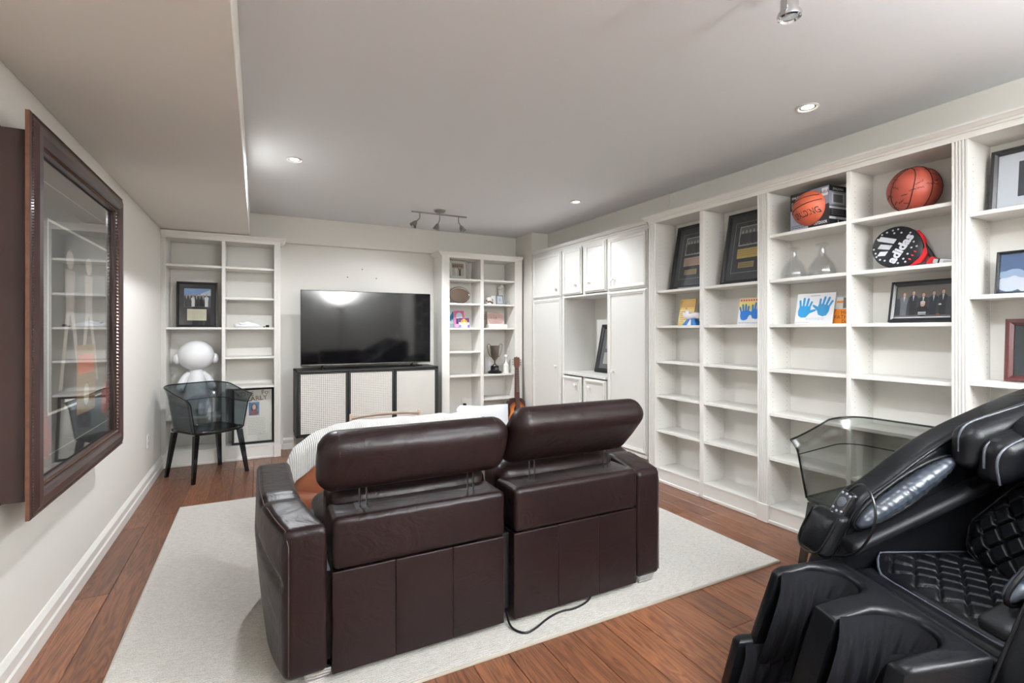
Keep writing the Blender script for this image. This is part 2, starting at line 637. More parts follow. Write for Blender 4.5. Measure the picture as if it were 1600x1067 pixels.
def outlet(label, loc, rz):
    t = thing('wall_outlet', label, 'outlet', loc, (0, 0, rz))
    MB().box(-.035, .035, -.006, 0, -.057, .057, .003).build('cover_plate', M_PAPER, t)
    for s in (-1, 1):
        MB().box(-.017, .017, -.008, -.005, s * .024 - .014, s * .024 + .014, .002).build('socket', mat('socket_grey', (205, 203, 198), .5), t)
    return t
outlet('white wall outlet low on the left wall beside the smoky chair', (XL, 4.80, .375), R(90))

# ---------------------------------------------------------------- lamps of the room, plus an added uplighter for ceiling fill
M_LENS = mat('lit_lens', (255, 250, 240), 0.5, emis=14.0)
def downlight(label, x, y, power=1.0, beam=165, blend=.6):
    t = thing('recessed_downlight', label, 'ceiling light', (x, y, ZC), group='recessed ceiling downlights')
    MB().lathe([(0.052, -0.001), (0.056, -0.006), (0.048, -0.009), (0.040, -0.005), (0.037, -0.001)], 32, cap=False).build('trim_ring', M_PAPER, t)
    MB().lathe([(0.040, -0.004), (0.030, -0.0025)], 28, cap=False).build('inner_ring', M_NICKEL, t)
    MB().lathe([(0.0305, -0.0015), (0.028, -0.003), (0.001, -0.0045)], 24).build('lens', M_LENS, t)
    ld = bpy.data.lights.new('downlight_beam', 'SPOT')
    ld.energy = LAMP_W * power
    ld.color = LAMP_C
    ld.spot_size = R(beam)
    ld.spot_blend = blend
    ld.shadow_soft_size = 0.028
    lo = bpy.data.objects.new('downlight_beam', ld)
    COL.objects.link(lo)
    lo.parent = t
    lo.location = (0, 0, -0.03)
    return t
downlight('small round recessed downlight nearest the ceiling bulkhead at left', 0.229, 3.744)
downlight('small round recessed downlight near the tall white cabinets', 2.616, 3.779, .28, 115, 1.0)
downlight('small round recessed downlight above the shelves with the basketballs', 2.603, 1.612, 0.17, 105, 1.0)
t = thing('fill_uplighter', 'slim nickel uplighter floor lamp added out of view to brighten the ceiling', 'added fill lamp', (1.72, -1.15, 0))  # invented lamp out of view, added to lift the ceiling and soft fill
MB().lathe([(.15, 0), (.15, .012), (.13, .02), (.015, .03)], 32).build('base', M_NICKEL, t)
MB().tube([(0, 0, .02), (0, 0, 1.70)], .012, 12).build('pole', M_NICKEL, t)
MB().lathe([(.02, 1.68), (.09, 1.71), (.16, 1.77), (.19, 1.82), (.185, 1.82), (.155, 1.775), (.085, 1.72), (.001, 1.71)], 32, cap=False).build('bowl_shade', M_PAPER, t)
MB().lathe([(.02, 1.72), (.024, 1.75), (.02, 1.785), (.001, 1.79)], 16).build('bulb', M_LENS, t)
ld = bpy.data.lights.new('fill_uplight', 'SPOT')
ld.energy = FILL_UP_W
ld.color = LAMP_C
ld.spot_size = R(160)
ld.spot_blend = .5
ld.shadow_soft_size = .05
lo = bpy.data.objects.new('fill_uplight', ld)
COL.objects.link(lo)
lo.parent = t
lo.location = (0, 0, 1.80)
lo.rotation_euler = (PI, 0, 0)

def bulb(parent, loc, watt, beam=165, aim=(0, 0, -1), name='near_glow'):
    ld = bpy.data.lights.new(name, 'SPOT')
    ld.energy = watt
    ld.spot_size = R(beam)
    ld.spot_blend = .5
    ld.color = LAMP_C
    ld.shadow_soft_size = .022
    lo = bpy.data.objects.new(name, ld)
    COL.objects.link(lo)
    lo.parent = parent
    lo.location = loc
    lo.rotation_euler = Vector(aim).to_track_quat('-Z', 'Y').to_euler()
def spot_head(parent, x, y0, z0, dx, dy, scale=1.0, metal=M_NICKEL, watt=None):
    watt = FAR_W if watt is None else watt
    """stem that drops from the bar and a flared lamp head turned towards (dx, dy)"""
    h = MB().tube([(x, y0, z0), (x, y0, z0 - .055 * scale), (x + dx * .02, y0 + dy * .02, z0 - .075 * scale), (x + dx * .05, y0 + dy * .05, z0 - .10 * scale)], .0055 * scale, 8, 1).build('stem', metal, parent)
    d = Vector((dx, dy, -1.2)).normalized()
    q = d.to_track_quat('Z', 'Y').to_matrix().to_4x4()
    mt = Matrix.Translation((x + dx * .045, y0 + dy * .045, z0 - .095 * scale)) @ q
    MB().lathe([(.006, -.01), (.014, 0), (.024, .02), (.030, .045), (.036, .05), (.036, .056), (.031, .058), (.028, .05), (.02, .035), (.001, .032)], 20, mt @ Matrix.Scale(scale, 4)).build('lamp_head', metal, parent)
    bulb(parent, mt @ Vector((0, 0, .075)), watt, 140, d, 'far_glow')

t = thing('track_light', 'three-head brushed nickel track light in front of the television', 'track light', (1.609, 4.68, ZC))
MB().lathe([(.0005, -.022), (.045, -.02), (.058, -.008), (.06, 0)], 28).build('canopy', M_NICKEL, t)
MB().tube([(0, 0, -.015), (0, 0, -.045)], .008).build('post', M_NICKEL, t)
MB().box(-.286, .286, -.008, .008, -.046, -.032, .003).build('bar', M_NICKEL, t)
spot_head(t, -.203, 0, -.04, -.9, -.2, watt=FAR_W * .18)
spot_head(t, 0, 0, -.04, -.35, .3, watt=FAR_W * .5)
spot_head(t, .198, 0, -.04, .5, -.2)
t = thing('track_light', 'chrome track light head hanging at the top edge above the sofa', 'track light', (1.36, 1.04, ZC))
MB().lathe([(.0005, -.022), (.045, -.02), (.058, -.008), (.06, 0)], 28).build('canopy', M_CHROME, t)
MB().tube([(0, 0, -.015), (0, 0, -.045)], .008).build('post', M_CHROME, t)
MB().box(-.36, .27, -.008, .008, -.046, -.032, .003).build('bar', M_CHROME, t)
for x in (-.32, -.05, .22):
    MB().tube([(x, 0, -.04), (x, 0, -.075)], .006).build('stem', M_CHROME, t)
    MB().lathe([(.008, -.065), (.022, -.072), (.027, -.085), (.028, -.125), (.035, -.128), (.038, -.136), (.036, -.146), (.03, -.149), (.026, -.142), (.001, -.138)], 28, Matrix.Translation((x, 0, 0))).build('lamp_head', M_CHROME, t)
    bulb(t, (x, 0, -.175), NEAR_W if x == -.05 else NEAR_W * .06)

# ---------------------------------------------------------------- bookcases (local frame: front at y=0 facing -y)
def flutes(x0, x1, z0, z1, n=4):
    """fluted pilaster: boards with recessed grooves"""
    w = x1 - x0
    pts = [(x0, 0.01), (x0, -.012)]
    m = w * 0.14
    g = (w - 2 * m) / (2 * n - 1)
    x = x0 + m
    for k in range(n):
        pts += [(x, -.012), (x + g * .3, -.006), (x + g * .7, -.006), (x + g, -.012)]
        x += 2 * g
    pts += [(x1, -.012), (x1, 0.01)]
    v, f = [], []
    for z in (z0, z1):
        for p in pts:
            v.append((p[0], p[1], z))
    k = len(pts)
    for i in range(k):
        f.append((i, (i + 1) % k, k + (i + 1) % k, k + i))
    f += [tuple(reversed(range(k))), tuple(range(k, 2 * k))]
    return MB().add(v, f)

def bookcase(label, loc, rz, W, depth, bays, pil, ztop, zcrown, dividers, over=(0, 0), fluted=True, group='built-in bookcases', base=0.12):
    t = thing('bookcase', label, 'bookcase', loc, (0, 0, rz), group)
    MB().box(0, W, depth - .008, depth, 0, zcrown - .03).build('back_panel', M_WHITE, t, smooth=0)
    for (a, b) in pil:
        if fluted:
            flutes(a, b, .115, ztop + .005).build('pilaster', M_WHITE, t, smooth=0)
        else:
            MB().box(a, b, -.012, .01, .115, ztop + .005, .002).build('pilaster', M_WHITE, t, smooth=0)
        MB().box(a - .004, b + .004, -.018, .012, 0, .118, .003).build('plinth_block', M_WHITE, t, smooth=0)
        MB().box(a + .001, b - .001, .01, depth - .008, 0, ztop).build('side_panel', M_WHITE, t, smooth=0)
    for (a, b) in dividers:
        MB().box(a, b, 0, depth - .008, 0, ztop, .001).build('divider', M_WHITE, t, smooth=0)
    for (a, b, zs) in bays:
        for z in zs:
            MB().box(a + .001, b - .001, .004, depth - .008, z - .02, z, .0015).build('shelf', M_WHITE, t, smooth=0)
        if rz:
            h = MB()
            for yy in (.04, depth - .05):
                for k in range(int((ztop - base - .1) / .032)):
                    z = base + .06 + k * .032
                    h.add([(a + .0006, yy + .0028 * math.cos(q), z + .0028 * math.sin(q)) for q in [2 * PI * i / 6 for i in range(6)]], [tuple(range(6))])
            hh = h.build('shelf_pin_holes', mat('pin_hole', (150, 142, 128), .8), t, smooth=0)
            hh['kind'] = 'stuff'
        MB().box(a, b, -.002, depth - .008, base - .012, base, .001).build('bottom_shelf', M_WHITE, t, smooth=0)
        MB().box(a, b, .002, .02, 0, base - .012).build('base_board', M_WHITE, t, smooth=0)
        MB().box(a, b, -.010, .002, 0, .022, .003).build('shoe_molding', M_WHITE, t, smooth=0)
    MB().box(0, W, -.014, depth - .008, ztop, ztop + .02).build('top_panel', M_WHITE, t, smooth=0)
    c = MB()
    l, r = over
    h = zcrown - ztop
    def lay(o, z):
        return (-o * l, W + o * r, -o, (depth - .01) if l + r else .012, z)
    zz = [ztop + .0205, ztop + h * .42, ztop + h * .44, ztop + h * .6, ztop + h * .62, ztop + h * .85, ztop + h * .86, zcrown]
    oo = [.014, .014, .022, .026, .032, .048, .052, .052]
    for i in range(0, 8, 2):
        c.frustum(lay(oo[i], zz[i]), lay(oo[i + 1], zz[i + 1]))
    for i in (1, 3, 5):
        c.frustum(lay(oo[i], zz[i]), lay(oo[i + 1], zz[i + 1]))
    c.build('crown_molding', M_WHITE, t, smooth=0)
    return t

S7 = [1.87, 1.58, 1.29, 1.0, .715, .427]
YA = 3.18
X0 = 2.956
def bay(y0, y1, zs, ys=YA):
    return (ys - y0, ys - y1, zs)
bookcase('tall white open bookcase holding two black framed memorabilia on top', (X0, YA, 0), R(-90), YA - 2.086, .235,
         [bay(3.105, 2.652, S7[1:]), bay(2.616, 2.159, S7[1:])], [(0, .075), (YA - 2.159, YA - 2.086)], 2.145, 2.21, [(YA - 2.652, YA - 2.616)], over=(1, 0), base=.115)
YB2 = 2.086
bookcase('tall white open bookcase holding the basketballs, racket and glass decanters', (X0, YB2, 0), R(-90), YB2 - 1.07, .235,
         [bay(2.085, 1.611, S7, YB2), bay(1.587, 1.13, S7, YB2)], [(YB2 - 1.13, YB2 - 1.07)], 2.145, 2.21, [(YB2 - 1.611, YB2 - 1.587)], base=.115)
YC2 = 1.07
bookcase('white open bookcase at the right edge behind the massage chair', (X0, YC2, 0), R(-90), .53, .235,
         [bay(1.069, .61, [1.80, 1.415, 1.012, .715, .427], YC2)], [(.46, .53)], 2.145, 2.21, [], over=(0, 1), base=.115)
XB0 = -.773
bookcase('white open bookcase in the left corner behind the smoky chair', (XB0, 5.42, 0), 0, .205 - XB0, .29,
         [(-.738 - XB0, -.30 - XB0, [1.86, 1.28, .446]), (-.271 - XB0, .149 - XB0, [1.86, 1.567, 1.28, .996, .71])],
         [(0, .035), (.149 - XB0, .205 - XB0)], 2.097, 2.16, [(-.30 - XB0, -.271 - XB0)], over=(0, 1), base=.135)
bookcase('white open bookcase right of the television holding the trophy cup', (1.885, 5.42, 0), 0, 2.935 - 1.885, .29,
         [(.094, .49, [1.86, 1.57, 1.28, 1.004, .72]), (.532, .948, [1.86, 1.57, 1.28, .72, .427])],
         [(0, .094), (.948, 1.05)], 2.097, 2.16, [(.49, .532)], over=(1, 0), fluted=False, base=.135)

# ---------------------------------------------------------------- cabinets (front X=3.0, facing -X)
XC = 3.0
def door(parent, x0, x1, z0, z1, knob, w=.03, inset=.012):
    d = MB().box(x0, x1, -.018, 0, z0, z1, .002).build('door', M_CAB, parent, smooth=0)
    a0, a1, b0, b1 = x0 + inset, x1 - inset, z0 + inset, z1 - inset
    m = MB()
    def ring(o0, o1, y0, y1):
        v = []
        for (o, y) in ((o0, y0), (o1, y1)):
            v += [(a0 + o, y, b0 + o), (a1 - o, y, b0 + o), (a1 - o, y, b1 - o), (a0 + o, y, b1 - o)]
        m.add(v, [(k, (k + 1) % 4, 4 + (k + 1) % 4, 4 + k) for k in range(4)])
    ring(0, 0, -.018, -.030); ring(0, w * .3, -.030, -.034); ring(w * .3, w * .7, -.034, -.028); ring(w * .7, w, -.028, -.026); ring(w, w, -.026, -.018)
    m.build('molding', M_CAB, d, smooth=0)
    kx, kz = knob
    MB().lathe([(.006, .016), (.006, .03), (.009, .034), (.0155, .038), (.0165, .044), (.013, .05), (.001, .052)], 16, Matrix.Translation((kx, 0, kz)) @ Matrix.Rotation(R(90), 4, 'X')).build('knob', M_PAPER, d)
    return d

def cab_top(parent, W):
    c = MB()
    for (o0, z0, o1, z1) in ((.006, 2.13, .006, 2.15), (.014, 2.15, .018, 2.165), (.024, 2.168, .04, 2.19), (.044, 2.19, .044, 2.2)):
        c.frustum((0, W, -o0, .2, z0), (0, W, -o1, .2, z1))
    c.build('crown_molding', M_CAB, parent, smooth=0)

def cab_base(parent, W):
    MB().box(0, W, .0, .42, .14, .155).build('bottom_panel', M_CAB, parent, smooth=0)
    MB().box(0, W, -.024, 0, .14, .168, .002).build('base_rail', M_CAB, parent, smooth=0)
    MB().box(0, W, .18, .2, 0, .14).build('toe_kick', M_CAB, parent, smooth=0)

def tall_cabinet(label, y0, y1, kn):
    W = y0 - y1
    t = thing('tall_cabinet', label, 'cabinet', (XC, y0, 0), (0, 0, R(-90)), 'built-in cabinets')
    b = MB()
    b.box(0, .016, 0, .44, .155, 2.13); b.box(W - .016, W, 0, .44, .155, 2.13); b.box(0, W, .42, .44, .155, 2.13); b.box(.016, W - .016, 0, .42, 1.612, 1.632); b.box(.016, W - .016, 0, .18, 2.11, 2.13)
    b.build('carcass', M_CAB, t, smooth=0)
    door(t, .004, W - .004, 1.626, 2.126, (kn[0], kn[1]))
    door(t, .004, W - .004, .17, 1.618, (kn[0], kn[2]))
    cab_top(t, W); cab_base(t, W)
    return t
tall_cabinet('far tall white cabinet next to the corner column', 5.216, 4.594, (5.216 - 4.69, 1.716, .848))
tall_cabinet('near tall white cabinet beside the open bookcase', 3.776, 3.235, (.085, 1.732, .866))
MB().box(3.776 - 3.235, 3.776 - 3.184, .02, .035, .14, 2.13).build('filler_strip', M_CAB, bpy.data.objects['tall_cabinet.001'], smooth=0)
W = 4.592 - 3.778
t = thing('media_cabinet', 'white cabinet with an open niche between the two tall cabinets', 'cabinet', (XC, 4.592, 0), (0, 0, R(-90)), 'built-in cabinets')
b = MB()
b.box(0, .03, 0, .44, .155, 2.13); b.box(W - .03, W, 0, .44, .155, 2.13); b.box(.03, W - .03, .42, .44, .155, 2.13); b.box(.03, W - .03, 0, .42, 1.605, 1.625); b.box(.03, W - .03, 0, .18, 2.11, 2.13)
b.box(W / 2 - .02, W / 2 + .02, -.001, .02, 1.625, 2.11); b.box(W / 2 - .02, W / 2 + .02, -.001, .02, .155, .775)
b.build('carcass', M_CAB, t, smooth=0)
MB().box(.03, W - .03, -.022, .42, .775, .80, .003).build('niche_shelf', M_CAB, t, smooth=0)
door(t, .03, W / 2 - .03, 1.632, 2.126, (4.592 - 4.315, 1.732))
door(t, W / 2 + .03, W - .03, 1.632, 2.126, (4.592 - 4.077, 1.734))
door(t, .03, W / 2 - .03, .17, .762, (4.592 - 4.31, .675))
door(t, W / 2 + .03, W - .03, .17, .762, (4.592 - 4.068, .678))
cab_top(t, W); cab_base(t, W)

# ---------------------------------------------------------------- rug
def rug_mat():
    m = mat('wool_rug', (196, 192, 184), 0.95, sheen=0.2)
    nt = m.node_tree
    b = nt.nodes['Principled BSDF']
    N, L = nt.nodes.new, nt.links.new
    tc = N('ShaderNodeTexCoord')
    w = N('ShaderNodeTexWave')
    w.bands_direction = 'Y'
    w.inputs['Scale'].default_value = 34
    w.inputs['Distortion'].default_value = 1.5
    w.inputs['Detail'].default_value = 2
    L(tc.outputs['Object'], w.inputs['Vector'])
    mp = N('ShaderNodeMapping')
    mp.inputs['Scale'].default_value = (6, 60, 1)
    L(tc.outputs['Object'], mp.inputs[0])
    n = N('ShaderNodeTexNoise')
    n.inputs['Scale'].default_value = 4
    n.inputs['Detail'].default_value = 6
    n.inputs['Roughness'].default_value = 0.75
    L(mp.outputs[0], n.inputs['Vector'])
    n3 = N('ShaderNodeTexNoise')
    n3.inputs['Scale'].default_value = 220
    L(tc.outputs['Object'], n3.inputs['Vector'])
    ad = N('ShaderNodeMath'); ad.operation = 'MULTIPLY_ADD'; ad.inputs[1].default_value = 0.5
    L(n3.outputs['Fac'], ad.inputs[0]); L(n.outputs['Fac'], ad.inputs[2])
    cr = N('ShaderNodeValToRGB')
    cr.color_ramp.elements[0].position = 0.45
    cr.color_ramp.elements[0].color = (*lin((160, 152, 140)), 1)
    cr.color_ramp.elements[1].position = 0.85
    cr.color_ramp.elements[1].color = (*lin((214, 210, 203)), 1)
    L(ad.outputs[0], cr.inputs[0])
    L(cr.outputs[0], b.inputs['Base Color'])
    bp = N('ShaderNodeBump')
    bp.inputs['Strength'].default_value = 0.8
    bp.inputs['Distance'].default_value = 0.004
    sm = N('ShaderNodeMath'); sm.operation = 'MULTIPLY_ADD'; sm.inputs[1].default_value = 0.6
    L(n3.outputs['Fac'], sm.inputs[0]); L(w.outputs['Fac'], sm.inputs[2])
    L(sm.outputs[0], bp.inputs['Height'])
    L(bp.outputs[0], b.inputs['Normal'])
    return m
RZ = 0.012
t = thing('area_rug', 'large pale grey woven wool rug under the brown sofa', 'rug', (1.01, 2.92, 0))
MB().box(-1.49, 1.49, -1.215, 1.215, 0.0005, RZ, .003).build('pile', rug_mat(), t, smooth=0)
M_BIND = mat('rug_binding', (176, 170, 158), .95, bump=.5, bscale=300)
for (a, b_, c, d) in ((-1.494, 1.494, -1.219, -1.211), (-1.494, 1.494, 1.211, 1.219), (-1.494, -1.486, -1.211, 1.211), (1.486, 1.494, -1.211, 1.211)):
    MB().box(a, b_, c, d, 0.0004, RZ + .0008, .002).build('binding', M_BIND, t, smooth=0)

# ---------------------------------------------------------------- brown leather sofa, seen from behind
S = thing('recliner_sofa', 'dark brown leather two-seat recliner sofa seen from behind', 'sofa', (.93, 1.84, RZ))
def arm(sg):
    amp = 1.0 if sg < 0 else .35
    def f_arm(p):
        x, y, z = p
        k = max(0, min(1, y / .45))
        side = max(0, min(1, (sg * x - .775) / .05))          # 0 inside, 1 on the outer face
        out = (.085 * (k * (2 - k)) - .045 * max(0, 1 - z / .40) * k) * amp
        seam = .36 + .11 * max(0, min(1, (y - .02) / .6))
        out -= .016 * side * math.exp(-((z - seam) / .014) ** 2) * min(1, y / .06)
        x += sg * out
        z += (.045 * max(0, min(1, y / .3)) - .014 * math.exp(-((y - .27) / .025) ** 2)) * max(0, (z - .2) / .35)
        return (x, y, z)
    x0, x1 = (-.848, -.703) if sg < 0 else (.703, .848)
    MB().soft(x0, x1, 0, .82, .035, .552, .026, 34, (.008, .004, .004), f_arm).build('armrest', M_SOFA, S, 60)
    MB().tube([f_arm((x0 + .012 if sg < 0 else x1 - .012, -.001, z / 100)) for z in range(6, 53, 4)] + [f_arm(((x0 + .010) if sg < 0 else (x1 - .010), y / 100, .548)) for y in range(2, 80, 6)], .0022, 6).build('seam', mat('seam_thread', (60, 44, 42), .6), S, 60)
arm(-1); arm(1)
def seatback(x0, x1, n0):
    MB().soft(x0, x1, -.012, .185, .388, .572, .022, 10, (0, .004, .004)).build('back_cap', M_SOFA, S, 60)
    w = (x1 - x0) / 3
    for k in range(3):
        MB().soft(x0 + k * w + .0001, x0 + (k + 1) * w - .0001, 0, .16, .02, .381, .0045, 6, (0, .002, 0)).build('rear_panel', M_SOFA, S, 60)
    MB().soft(x0 + .004, x1 - .004, .15, .36, .25, .63, .06, 8, (0, .02, .01)).build('seat_back', M_SOFA, S, 60)
    MB().soft(x0 + .004, x1 - .004, .33, .88, .22, .42, .06, 8, (0, .01, .02)).build('seat_cushion', M_SOFA, S, 60)
    MB().soft(x0 + .004, x1 - .004, .80, .885, .06, .25, .03, 6).build('footrest_panel', M_SOFA, S, 60)
    # bracket slots on the cap
MB().box(-.72, .72, .05, .74, .05, .37).build('inner_frame', M_BLACK, S, smooth=0)
seatback(-.695, -.016, 0)
seatback(.03, .695, 0)
def headrest(x0, x1, cy, cz, hh, th, tilt, brx, lab):
    ct, st = math.cos(tilt), math.sin(tilt)
    def f(p):
        y, z = p[1], p[2]
        tp = 1 - .25 * max(0, -z / hh)
        y *= tp
        return (p[0], cy + y * ct - z * st, cz + y * st + z * ct)
    h = MB().soft(x0, x1, -th / 2, th / 2, -hh / 2, hh / 2, min(th, hh) * .46, 14, (.006, .006, 0), f).build('headrest', M_SOFA, S, 60)
    for e, sx in ((x0, 1), (x1, -1)):
        pts = []
        for k in range(13):
            a = R(-60 + 240 * k / 12) + PI / 2
            yy = (th / 2 + .0015) * math.cos(a) * 1.0
            zz = (hh / 2 - th / 2) * (1 if math.sin(a) > 0 else -1) + th / 2 * math.sin(a)
            pts.append(f((e + sx * .064, yy, zz)))
        MB().tube(pts, .0022, 6, 1).build('seam', mat('seam_thread', (80, 62, 60), .6), h)
    for bx in brx:
        for dx in (0, .026):
            b_y, b_z = cy + .02, .565
            top = f((bx + dx, -th * .1, -hh * .33))
            MB().tube([(bx + dx, b_y + .02, b_z), (bx + dx, b_y + .02, b_z + .085), (bx + dx * .8, top[1], top[2] + .01)], .0055, 8, 0, flat=.5).build('bracket', M_STEEL, h, 40)
        MB().box(bx - .016, bx + .05, cy + .005, cy + .085, .5725, .5745).build('bracket_slot', M_BLACK, h, smooth=0)
headrest(-.738, .004, .05, .762, .235, .135, R(22), (-.585, -.145), 'L')
headrest(.008, .692, .035, .785, .30, .135, R(42), (.145, .555), 'R')
for (x, y) in ((-.74, .06), (.77, .05), (-.8, .76), (.78, .76)):
    MB().frustum((x - .035, x + .035, y - .03, y + .03, 0), (x - .05, x + .05, y - .04, y + .04, .04)).build('foot', M_CHROME, S, smooth=0)
o = MB().tube([(0.948, 1.90, .05), (0.932, 1.83, .024), (0.942, 1.796, .017), (0.971, 1.756, .017), (1.028, 1.771, .017), (1.103, 1.809, .017), (1.184, 1.83, .017), (1.255, 1.815, .017), (1.355, 1.84, .02), (1.40, 1.90, .03)], .0045, 8, 2).build('power_cord', M_BLACKP, S)
o.location = (-.93, -1.84, -RZ)

# ---------------------------------------------------------------- tan leather loveseat with the white throw
T = thing('tan_loveseat', 'tan leather loveseat mostly hidden beyond the brown sofa', 'sofa', (.9, 3.0, RZ))
def round_back(p):
    x, y, z = p
    k = max(0, (abs(x) - .35) / .4)
    return (x, y + .05 * k * k, z - .17 * k ** 2.2 * max(0, (z - .2) / .45))
MB().soft(-.74, .74, 0, .20, .10, .655, .075, 16, (0, .015, .01), round_back).build('backrest', M_TAN, T, 60)
MB().soft(-.70, .70, .15, .78, .08, .36, .07, 10, (0, 0, .02)).build('seat_cushion', M_TAN, T, 60)
MB().soft(-.74, .74, .005, .19, .05, .33, .05, 10, (0, .02, 0)).build('back_skirt', M_TAN, T, 60)
for x in (-.6, .6):
    for y in (.1, .68):
        MB().lathe([(.016, 0), (.024, .09)], 12, Matrix.Translation((x, y, 0))).build('leg', M_BLACK, T)

def knit():
    m = mat('white_knit', (232, 231, 228), .95, sheen=.3)
    nt = m.node_tree
    b = nt.nodes['Principled BSDF']
    N, L = nt.nodes.new, nt.links.new
    tc = N('ShaderNodeTexCoord')
    w = N('ShaderNodeTexWave')
    w.bands_direction = 'X'
    w.inputs['Scale'].default_value = 32
    w.inputs['Distortion'].default_value = .6
    L(tc.outputs['Object'], w.inputs['Vector'])
    n = N('ShaderNodeTexNoise')
    n.inputs['Scale'].default_value = 300
    L(tc.outputs['Object'], n.inputs['Vector'])
    ad = N('ShaderNodeMath'); ad.operation = 'MULTIPLY_ADD'; ad.inputs[1].default_value = .5
    L(n.outputs['Fac'], ad.inputs[0]); L(w.outputs['Fac'], ad.inputs[2])
    bp = N('ShaderNodeBump'); bp.inputs['Strength'].default_value = .7; bp.inputs['Distance'].default_value = .005
    L(ad.outputs[0], bp.inputs['Height']); L(bp.outputs[0], b.inputs['Normal'])
    cr = N('ShaderNodeValToRGB')
    cr.color_ramp.elements[0].color = (*lin((196, 194, 190)), 1)
    cr.color_ramp.elements[1].color = (*lin((236, 235, 232)), 1)
    cr.color_ramp.elements[1].position = .5
    L(w.outputs['Fac'], cr.inputs[0]); L(cr.outputs[0], b.inputs['Base Color'])
    return m
M_KNIT = knit()
def throw(u, v):
    """draped over the top of the loveseat back: v runs from the rear hem over the top to the seat"""
    x = -.765 + u * 1.19
    k = max(0, (abs(x) - .35) / .4)
    ztop = .678 - .17 * k ** 2.2 - (.11 * max(0, (-.70 - x) / .065) ** 1.5)
    hem = .10 + .015 * math.sin(u * 23)
    s = -hem + v * (.22 + 2 * hem)
    yb = .05 * k * k
    if s < 0:
        y, z = -.018, ztop + s - .04
    elif s < .22:
        a = s / .22 * PI
        y, z = .10 - .118 * math.cos(a), ztop - .04 + .045 * math.sin(a)
    else:
        y, z = .218, ztop - .04 - (s - .22)
    w = .004 * math.sin(u * 31 + v * 5) + .003 * math.sin(u * 57)
    return (x, y + yb - w, z + w)
o = MB().grid(throw, 60, 26).build('throw_blanket', M_KNIT, None, 80, solid=.008)
o.location = (.9, 3.0, RZ)
tag(o, 'white knitted throw draped over the tan loveseat back', 'blanket')
def pillow_mesh(w, h, d, n=14):
    def f(sg):
        def g(u, v):
            a, b = u * 2 - 1, v * 2 - 1
            e = (1 - abs(a) ** 2.6) * (1 - abs(b) ** 2.6)
            pin = 1 - .06 * (1 - abs(a)) * abs(b) ** 3 - .0
            pin2 = 1 - .06 * (1 - abs(b)) * abs(a) ** 3
            return (a * w / 2 * pin2, sg * d / 2 * max(0, e) ** .55, b * h / 2 * pin)
        return g
    m = MB().grid(f(-1), n, n)
    m.grid(f(1), n, n)
    return m
M_PIL = mat('white_cotton', (226, 229, 234), .9, bump=.25, bscale=60, bdist=.004)
o = pillow_mesh(.44, .40, .16).build('pillow', M_PIL, None, 80)
o.location = (1.50, 3.35, .50)
o.rotation_euler = (R(-14), R(3), R(4))
tag(o, 'white pillow leaning on the far right of the loveseat', 'pillow')
t = thing('low_chair', 'low wooden chair with a curved back rail beyond the throw', 'chair', (.90, 3.95, RZ))
M_DRIFT = mat('driftwood', (176, 166, 152), .7, var=.2, vscale=30, bump=.2, bscale=80)
rail = [(-.27 + .54 * k / 12, -.14 + .10 * ((k - 6) / 6) ** 2, .565 + .036 * (1 - ((k - 6) / 6) ** 2)) for k in range(13)]
MB().tube(rail, .010, 8, 1, flat=1.4).build('back_rail', M_DRIFT, t)
MB().soft(-.26, .26, -.10, .34, .34, .40, .03, 6).build('seat', M_DRIFT, t)
for x in (-.265, .265):
    MB().tube([(x, -.045, .33), (x, -.045, .60)], [.016, .012]).build('end_post', mat('pale_wood', (205, 190, 165), .6), t)
for x in (-.22, .22):
    for y in (-.05, .30):
        MB().tube([(x, y, .35), (x * 1.08, y, 0)], [.018, .013]).build('leg', M_DRIFT, t)

# ---------------------------------------------------------------- television and console
t = thing('media_console', 'black console with three woven cane doors under the television', 'console', (1.067, 5.285, 0))
hw, z0, z1, dp = .731, .19, .85, .40
c = MB()
c.box(-hw, hw, 0, dp, z1 - .018, z1, .002); c.box(-hw, hw, 0, dp, z0, z0 + .018, .002)
for x in (-hw, hw - .018):
    c.box(x, x + .018, 0, dp, z0, z1)
c.box(-hw, hw, dp - .012, dp, z0, z1)
c.build('carcass', M_BLACK, t, smooth=0)
def cane_mat():
    return mat('cane', (228, 225, 218), .65, var=.12, vscale=40)
dw = (2 * hw - .036) / 3
for k in range(3):
    x0 = -hw + .018 + k * dw
    f = MB()
    a, b_, c0, c1, fw = x0 + .003, x0 + dw - .003, z0 + .020, z1 - .022, .022
    d = f.box(a, a + fw, -.018, 0, c0, c1).box(b_ - fw, b_, -.018, 0, c0, c1).box(a + fw, b_ - fw, -.018, 0, c0, c0 + fw * .6).box(a + fw, b_ - fw, -.018, 0, c1 - fw * .6, c1).build('door', M_BLACK, t, smooth=0)
    ca = MB()
    ax0, ax1, az0, az1 = a + fw, b_ - fw, c0 + fw * .6, c1 - fw * .6
    n = int((ax1 - ax0) / .0175)
    st = (ax1 - ax0) / n
    for i in range(n):
        xx = ax0 + (i + .5) * st
        ca.box(xx - .0050, xx + .0050, -.012, -.0105, az0, az1)
    n = int((az1 - az0) / .0175)
    st = (az1 - az0) / n
    for i in range(n):
        zz = az0 + (i + .5) * st
        ca.box(ax0, ax1, -.0135, -.012, zz - .0050, zz + .0050)
    o = ca.build('cane_webbing', cane_mat(), d, smooth=0)
    o['kind'] = 'stuff'
    MB().box(ax0, ax1, -.004, -.002, az0, az1).build('cloth_backing', mat('dark_cloth', (30, 29, 28), .95), d, smooth=0)
for x in (-.62, .62):
    for y in (.05, .34):
        MB().box(x - .015, x + .015, y - .015, y + .015, 0, z0).build('leg', M_BLACK, t, smooth=0)
